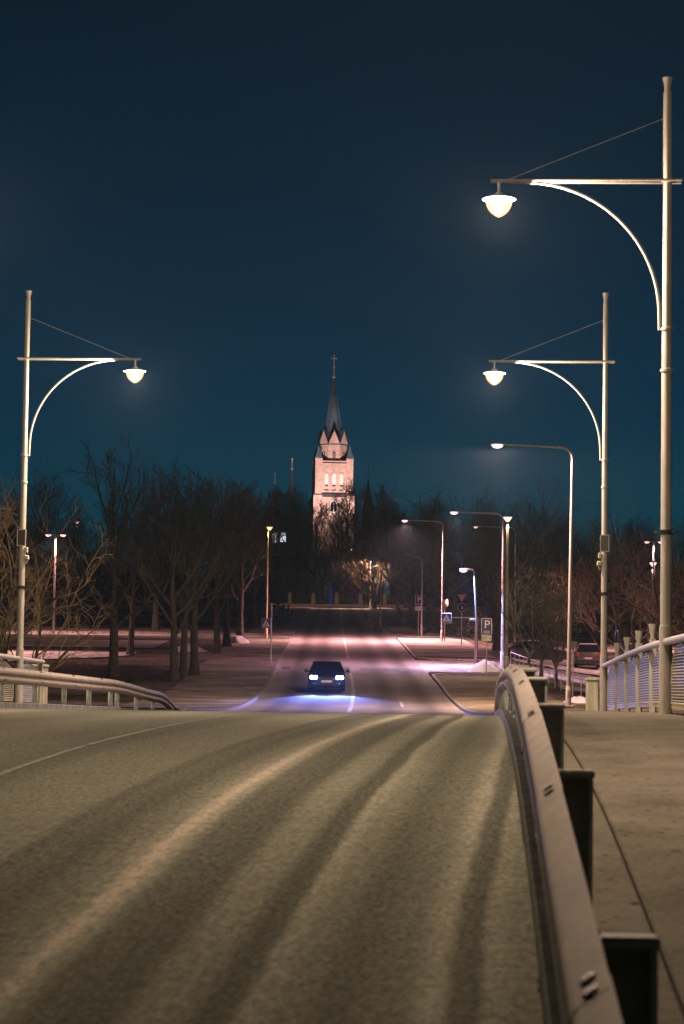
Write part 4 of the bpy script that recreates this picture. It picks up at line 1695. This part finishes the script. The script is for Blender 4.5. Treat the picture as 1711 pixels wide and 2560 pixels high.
hedge('dark evergreen hedge behind the give-way sign', gnd(1062, 214, .1), gnd(1215, 196, .1), 3.0, 2.2, M['evergreen'], seed=4, dens=90, leaf=.22)
hedge('dark evergreen bushes left of the hill road', gnd(560, 232, .1), gnd(708, 226, .1), 5.0, 3.0, M['evergreen'], seed=5, dens=120, leaf=.25)
hedge('brown leafless hedge behind the gate pillars', gnd(845, 388, 0), gnd(985, 388, 0), 4.6, 2.0, M['hedge_brown'], seed=6, dens=120, leaf=.25)
hedge('low tangled shrub at the kerb of the upper side street', gnd(918, 213, .1), gnd(940, 209, .1), 1.3, 1.4, M['twig'], name='shrub', seed=8, dens=140, leaf=.16)


for lb, a, b, sd_ in (('far dark wood behind the left car park', -80, 690, 21), ('far dark wood behind the right car park', 985, 1790, 22)):
    o = hedge(lb, gnd(a, 398, -.2), gnd(b, 398, -.2), 9.5, 7.0, M['evergreen'], name='far_wood', seed=sd_, dens=190, leaf=.7)
    del o['category'], o['label']
    tag(o, kind='stuff')


def snow_heap(label, c, rx, ry, h, seed):
    rnd = random.Random(seed)
    g = MB()
    N, R = 22, 7
    ph = [rnd.random() * 6 for _ in range(5)]
    for j in range(R + 1):
        for i in range(N):
            w = 2 * pi * i / N
            k = j / R
            wob = 1 + .16 * sin(2 * w + ph[0]) + .10 * sin(5 * w + ph[1]) + rnd.gauss(0, .03)
            z = h * (cos(k * pi / 2)) ** 1.2 * (1 + .25 * sin(3 * w + ph[2]) * k + rnd.gauss(0, .08))
            x, y = rx * k * wob * cos(w), ry * k * wob * sin(w)
            g.v.append((x, y, (z if j < R else -.12) + hz(c.x + x, c.y + y) - c.z + .05))
    for j in range(R):
        for i in range(N):
            i2 = (i + 1) % N
            g.face([j * N + i, j * N + i2, (j + 1) * N + i2, (j + 1) * N + i])
    o = g.build('snow_heap', M['snow'], smooth='all')
    o.location = c
    tag(o, label, 'snow heap', 'ploughed snow heaps')


snow_heap('bluish ploughed snow heap at the foot of the crossing lamp', gnd(1215, 134), 1.15, 1.6, .62, 2)
snow_heap('small snow heap beside the concrete lamp foot', gnd(1448, 103), .75, 1.2, .28, 5)
snow_heap('low snow heap on the left car park island', gnd(470, 158, .1), 1.6, 1.4, .5, 6)
snow_heap('snow heap by the left row of trees', gnd(592, 176, .1), 1.0, 1.4, .55, 9)

# ------------------------------------------------------------------ gate of the churchyard
for i, px in enumerate((724, 783, 842, 902, 962)):
    b = gnd(px, 383, .0)
    o = MB()
    o.bevel_box((0, 0, 1.05), (.56, .56, 2.1), .03)
    o.bevel_box((0, 0, 2.17), (.70, .70, .14), .05)
    o.bevel_box((0, 0, .12), (.66, .66, .24), .04)
    ob = o.build('gate_pillar', M['gatestone'])
    ob.location = b
    tag(ob, ['far left', 'second', 'middle', 'fourth', 'far right'][i] + ' yellow lit stone pillar in the row at the top of the road', 'pillar', 'stone pillars of the churchyard')
lw = MB()
pa, pb = gnd(660, 383), gnd(1010, 383)
lw.box(((pa.x + pb.x) / 2, 383, pa.z + .18), (pb.x - pa.x, .40, .60))
tag(lw.build('churchyard_wall', M['gatestone']), 'low stone wall joining the pillars at the top of the road', 'wall')
M['blue_panel'] = glow('lit_blue_panel', (.03, .10, .8), .07)
for px, D, w, h, lb in ((827, 392, .55, 3.4, 'tall dim blue lit panel left of the middle pillar'), (894, 392, .40, 2.6, 'blue lit panel beside the fourth pillar')):
    t = thing('lit_panel', lb, 'light panel', gnd(px, D, 0), 0, 'blue lit panels in the churchyard')
    MB().box((0, 0, h / 2), (w + .1, .12, h + .05)).build('frame', M['black'], t)
    MB().box((0, -.065, h / 2 + .05), (w, .012, h - .2)).build('screen', M['blue_panel'], t)

# a dark house with two lit windows among the hill trees
hb = gnd(692, 402, -.3)
ht = thing('house', 'dark house with lit upper windows hidden behind the hill trees', 'house', hb, radians(3))
MB().box((0, 4, 6.3), (9, 8, 12.6)).build('wall', M['house_wall'], ht)
MB().prism([(-5, 12.6), (5, 12.6), (0, 16.2)], 8.6, Matrix.Translation((0, 4, 0))).build('roof', M['roof_dark'], ht)
M['lit_window'] = glow('lit_window', (.85, .88, 1.0), 1.3)
for x, z, lit in ((-.5, 11.4, 1), (.9, 11.5, 1), (3.2, 11.4, 0), (-3, 11.4, 0), (-3, 7.5, 0), (0, 7.5, 0), (3, 7.5, 0)):
    f = MB()
    for cx, cz, w, h in ((0, .82, 1.1, .08), (0, -.82, 1.1, .08), (-.51, 0, .08, 1.6), (.51, 0, .08, 1.6), (0, 0, .07, 1.56), (0, .25, .94, .06)):
        f.box((x + cx, -.03, z + cz), (w, .09, h))
    wo = f.build('window', M['roof_dark'], ht)
    MB().box((x, -.008, z), (.96, .012, 1.56)).build('pane', M['lit_window'] if lit else M['glass'], wo)

# ------------------------------------------------------------------ the church
DC = 480.0
PX = DC / FPX
cx0 = at(833, 1100, DC).x
Zc = lambda cyp: at(833, 860 + cyp / 4.344, DC).z            # height from a row of the tower close-up
zg = hz(cx0, DC) - .5
ch = thing('church', 'floodlit brick church with tall pointed tower on the hill', 'church', (cx0, DC, 0), radians(9))
W = 6.7
z_top = Zc(1285)
hw_ = W / 2
tw = MB()
tw.box((0, 0, (zg + z_top) / 2), (W, W, z_top - zg))
tower = tw.build('tower', M['brickwall'], ch)
# corner piers with stepped feet and pyramid turrets
for sx in (-1, 1):
    for sy in (-1, 1):
        b = MB()
        zt = Zc(1262)
        b.box((sx * (hw_ - .25), sy * (hw_ - .25), (zg + zt) / 2), (1.35, 1.35, zt - zg))
        zl = Zc(1660)
        b.box((sx * (hw_ - .10), sy * (hw_ - .10), (zg + zl) / 2), (1.70, 1.70, zl - zg))
        b.box((sx * (hw_ - .25), sy * (hw_ - .25), zt - .15), (1.52, 1.52, .30))
        bo = b.build('corner_pier', M['brickwall'], tower)
        r = MB().lathe([(1.02, zt), (.98, zt + .05), (.05, zt + 2.7), (.001, zt + 2.75)], (sx * (hw_ - .25), sy * (hw_ - .25), 0), 4)
        r.v = [((x - sx * (hw_ - .25)) * .707 - (y - sy * (hw_ - .25)) * .707 + sx * (hw_ - .25), (x - sx * (hw_ - .25)) * .707 + (y - sy * (hw_ - .25)) * .707 + sy * (hw_ - .25), z) for x, y, z in r.v]
        r.build('turret_roof', M['slate'], tower)
# recessed faces: lancets, sills, bands on the four sides
lan0, lan1 = Zc(1550), Zc(1418)


def pointed(w, z0, z1, n=7):
    pts = [(-w / 2, z0), (w / 2, z0)]
    zs = z1 - w * .95
    for i in range(n):
        a = radians(60) * i / (n - 1)
        pts.append((w / 2 - w + w * cos(a), zs + w * sin(a)))
    for i in range(n - 2, -1, -1):
        a = radians(60) * i / (n - 1)
        pts.append((-(w / 2 - w + w * cos(a)), zs + w * sin(a)))
    return pts


for rot in (0, 90, 180, 270):
    R4 = Matrix.Rotation(radians(rot), 4, 'Z')
    front = lambda d: R4 @ Matrix.Translation((0, -hw_ - d, 0))
    for k in (-1, 0, 1):
        x = k * 1.48
        fr = MB()
        outer = pointed(1.02, lan0 - .12, lan1 + .22)
        inner = pointed(.74, lan0, lan1)
        n0 = len(fr.v)
        # ring frame round the niche
        for y in (-.06, .06):
            for p_ in outer:
                fr.v.append(tuple(front(.06) @ Vector((x + p_[0], y, p_[1]))))
            for p_ in inner:
                fr.v.append(tuple(front(.06) @ Vector((x + p_[0], y, p_[1]))))
        kk = len(outer)
        for i in range(kk):
            j = (i + 1) % kk
            fr.face([i, j, kk + j, kk + i])
            fr.face([i, 2 * kk + i, 2 * kk + j, j])
            fr.face([kk + i, kk + j, 3 * kk + j, 3 * kk + i])
        f_ = fr.build('lancet_frame', M['brickwall'], tower)
        MB().prism([(x + a_, b_) for a_, b_ in inner], .03, front(.018)).build('lancet_niche', M['plaster'], f_)
        MB().box((0, 0, 0), (.60, .22, .20)).build('sill', M['darkstone'], f_).matrix_local = front(.11) @ Matrix.Translation((x, 0, Zc(1557)))
        MB().box((0, 0, 0), (.85, .16, .14)).build('corbel', M['darkstone'], f_).matrix_local = front(.085) @ Matrix.Translation((x, 0, Zc(1605)))
    st = MB().prism([(-hw_ + .42, Zc(1678)), (hw_ - .42, Zc(1678)), (hw_ - .42, Zc(1642)), (-hw_ + .42, Zc(1642))], .34, front(.16))
    st.build('string_course', M['darkstone'], tower)
    # sloping dark roof between the corner turrets
    sl = MB()
    a0 = hw_ - .9
    z0_, z1_ = Zc(1312), Zc(1276)
    vv = [(-a0, -.20, z0_), (a0, -.20, z0_), (a0 - .2, .9, z1_ + .5), (-a0 + .2, .9, z1_ + .5), (-a0, .5, z0_), (a0, .5, z0_)]
    sl.v = [tuple(R4 @ Matrix.Translation((0, -hw_, 0)) @ Vector(p_)) for p_ in vv]
    for f in ((0, 1, 2, 3), (0, 4, 5, 1), (1, 5, 2), (0, 3, 4), (4, 3, 2, 5)):
        sl.face(list(f))
    sl.build('eave_roof', M['darkstone'], tower)
    # round-headed window lower down
    lw_ = MB().prism(pointed(1.6, Zc(1840), Zc(1700)), .05, front(.02))
    wo = lw_.build('window', M['plaster'], tower)
    MB().prism(pointed(1.25, Zc(1833), Zc(1710)), .05, front(.05)).build('pane', M['glass'], wo)
    MB().box((0, 0, 0), (.08, .05, 3.0)).build('mullion', M['plaster'], wo).matrix_local = front(.085) @ Matrix.Translation((0, 0, (Zc(1833) + Zc(1710)) / 2))
# octagonal belfry with gables
zb0, zb1 = Zc(1300), Zc(1105)
ro = 3.02
belf = MB().lathe([(ro, zb0), (ro, zb1)], segs=8)
belf.v = [(x * cos(pi / 8) - y * sin(pi / 8), x * sin(pi / 8) + y * cos(pi / 8), z) for x, y, z in belf.v]
bo = belf.build('belfry', M['brickwall'], ch)
zgab = Zc(958)
sw = 2 * ro * sin(pi / 8)
ap = ro * cos(pi / 8)
for i in range(8):
    R4 = Matrix.Rotation(2 * pi * i / 8, 4, 'Z') @ Matrix.Translation((0, -ap - .02, 0))
    MB().prism([(-sw / 2 - .02, zb1), (sw / 2 + .02, zb1), (0, zgab)], .22, R4).build('gable', M['brickwall'], bo)
    MB().box((0, 0, 0), (sw + .12, .30, .16)).build('cornice', M['darkstone'], bo).matrix_local = R4 @ Matrix.Translation((0, 0, zb1 + .02))
    rf = MB()
    d_ = ap * .75
    vv = [(-sw / 2 - .1, -.16, zb1 + .02), (0, -.16, zgab + .16), (0, d_, zgab + .16), (-sw / 2 - .1, d_ * .3, zb1 + .02), (sw / 2 + .1, -.16, zb1 + .02), (sw / 2 + .1, d_ * .3, zb1 + .02)]
    rf.v = [tuple(R4 @ Vector(p_)) for p_ in vv] + [tuple(R4 @ (Vector(p_) + Vector((0, 0, .10)))) for p_ in vv]
    for f in ((0, 1, 2, 3), (1, 4, 5, 2), (6, 9, 8, 7), (7, 8, 11, 10), (0, 6, 7, 1), (1, 7, 10, 4), (4, 10, 11, 5), (0, 3, 9, 6)):
        rf.face(list(f))
    rf.build('gable_roof', M['slate'], bo)
    wn_ = MB().prism(pointed(.62, Zc(1250), Zc(1172)), .06, R4 @ Matrix.Translation((0, 0, 0))).build('belfry_window', M['glass'], bo)
    br = MB()
    br.box((0, 0, 0), (.06, .05, 1.3))
    br.box((0, 0, .1), (.60, .05, .05))
    br.box((0, 0, -.3), (.60, .05, .05))
    br.build('glazing_bar', M['plaster'], wn_).matrix_local = R4 @ Matrix.Translation((0, -.045, (Zc(1250) + Zc(1172)) / 2 - .1))
spire = MB().lathe([(ro * .93, zb1 + .1), (ro * .62, Zc(950)), (ro * .36, Zc(700)), (.16, Zc(385)), (.001, Zc(378))], segs=8)
spire.v = [(x * cos(pi / 8) - y * sin(pi / 8), x * sin(pi / 8) + y * cos(pi / 8), z) for x, y, z in spire.v]
so_ = spire.build('spire', M['slate'], ch)
rib = MB()
for i in range(8):
    a = 2 * pi * i / 8 + pi / 8
    rib.tube([(ro * .62 * cos(a), ro * .62 * sin(a), Zc(950)), (ro * .36 * cos(a), ro * .36 * sin(a), Zc(700)), (.16 * cos(a), .16 * sin(a), Zc(385))], .06, 5)
rib.build('spire_ribs', M['slate'], so_)
fin = MB().lathe([(.10, Zc(385)), (.12, Zc(372)), (.30, Zc(366)), (.42, Zc(357)), (.30, Zc(348)), (.14, Zc(342)), (.16, Zc(330)), (.10, Zc(300)), (.10, Zc(272)), (.20, Zc(262)), (.21, Zc(252)), (.08, Zc(243)), (.05, Zc(240))], segs=14)
fo = fin.build('finial', M['gold'], so_, smooth=True)
cr = MB()
cr.box((0, 0, (Zc(243) + Zc(120)) / 2), (.17, .17, Zc(120) - Zc(243)))
cr.box((0, 0, Zc(156)), (1.25, .18, .20))
for s_ in (-1, 1):
    cr.lathe([(.001, -.14), (.14, 0), (.001, .14)], (s_ * .55, 0, Zc(156)), 8)
cr.lathe([(.001, -.14), (.14, 0), (.001, .14)], (0, 0, Zc(122)), 8)
cr.build('cross', M['gold'], so_)
# nave, side roofs and spirelets behind
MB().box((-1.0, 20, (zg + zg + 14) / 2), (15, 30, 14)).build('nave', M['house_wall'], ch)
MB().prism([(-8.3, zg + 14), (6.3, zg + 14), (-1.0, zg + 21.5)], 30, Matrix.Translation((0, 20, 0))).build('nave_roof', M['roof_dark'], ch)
for px, ytop, ybot, D in ((731, 1143, 1205, 492), (688, 1180, 1240, 500), (922, 1160, 1230, 496)):
    p_ = at(px, ytop, D)
    zt_ = p_.z
    loc = Matrix.Rotation(radians(-9), 3, 'Z') @ Vector((p_.x - cx0, D - DC, 0))
    zk = at(px, ybot, D).z
    tu = MB().lathe([(1.2, zg), (1.2, zk - 3.5), (1.35, zk - 3.4), (1.0, zk - 3.0), (.10, zk + 2.5), (.001, zk + 2.6)], (loc.x, loc.y, 0), 8).build('spirelet', M['slate'], ch)
    MB().lathe([(.06, zk + 2.4), (.30, zk + 2.7), (.05, zk + 3.0), (.08, zt_ - .6), (.20, zt_ - .4), (.06, zt_ - .2), (.001, zt_)], (loc.x, loc.y, 0), 8).build('finial', M['gold'], tu)

# floodlights at the foot of the tower
for px, D, aim, e, w, colr in ((858, 448, 1440, 90000, 26, (1, .70, .68)), (812, 450, 1300, 45000, 56, (1, .70, .70))):
    p_ = gnd(px, D, .3)
    t = thing('floodlight', 'ground floodlight aimed at the church tower, ' + ('right' if px > 830 else 'left') + ' of the two', 'floodlight', p_, 0, 'floodlights below the church tower')
    MB().bevel_box((0, 0, 0), (.5, .3, .4), .03).build('housing', M['black'], t)
    MB().tube([(0, 0, -.5), (0, 0, -.2)], .04, 6).build('stake', M['black'], t)
    ld = bpy.data.lights.new('flood_beam', 'SPOT')
    ld.energy = e
    ld.color = colr
    ld.spot_size = radians(w)
    ld.spot_blend = .5
    ld.shadow_soft_size = .2
    lo = bpy.data.objects.new('flood_beam', ld)
    col.objects.link(lo)
    lo.parent = t
    lo.location = (0, 0, .35)
    tgt = Vector((cx0, DC - 3, Zc(aim)))
    d = tgt - (Vector(p_) + Vector((0, 0, .35)))
    lo.rotation_euler = d.to_track_quat('-Z', 'Y').to_euler()

# ------------------------------------------------------------------ night air
hzb = MB().box((0, 0, 0), (800, 790, 82))
hm = bpy.data.materials.new('night_haze')
hm.use_nodes = True
hn = hm.node_tree.nodes
hn.clear()
ho = hn.new('ShaderNodeOutputMaterial')
pv = hn.new('ShaderNodeVolumePrincipled')
pv.inputs['Color'].default_value = (.60, .86, 1.0, 1)
pv.inputs['Density'].default_value = 0.00022
pv.inputs['Anisotropy'].default_value = 0.5
hm.node_tree.links.new(pv.outputs[0], ho.inputs['Volume'])
hob = hzb.build('haze', hm)
hob.location = (-20, 318, 32)
tag(hob, kind='stuff')
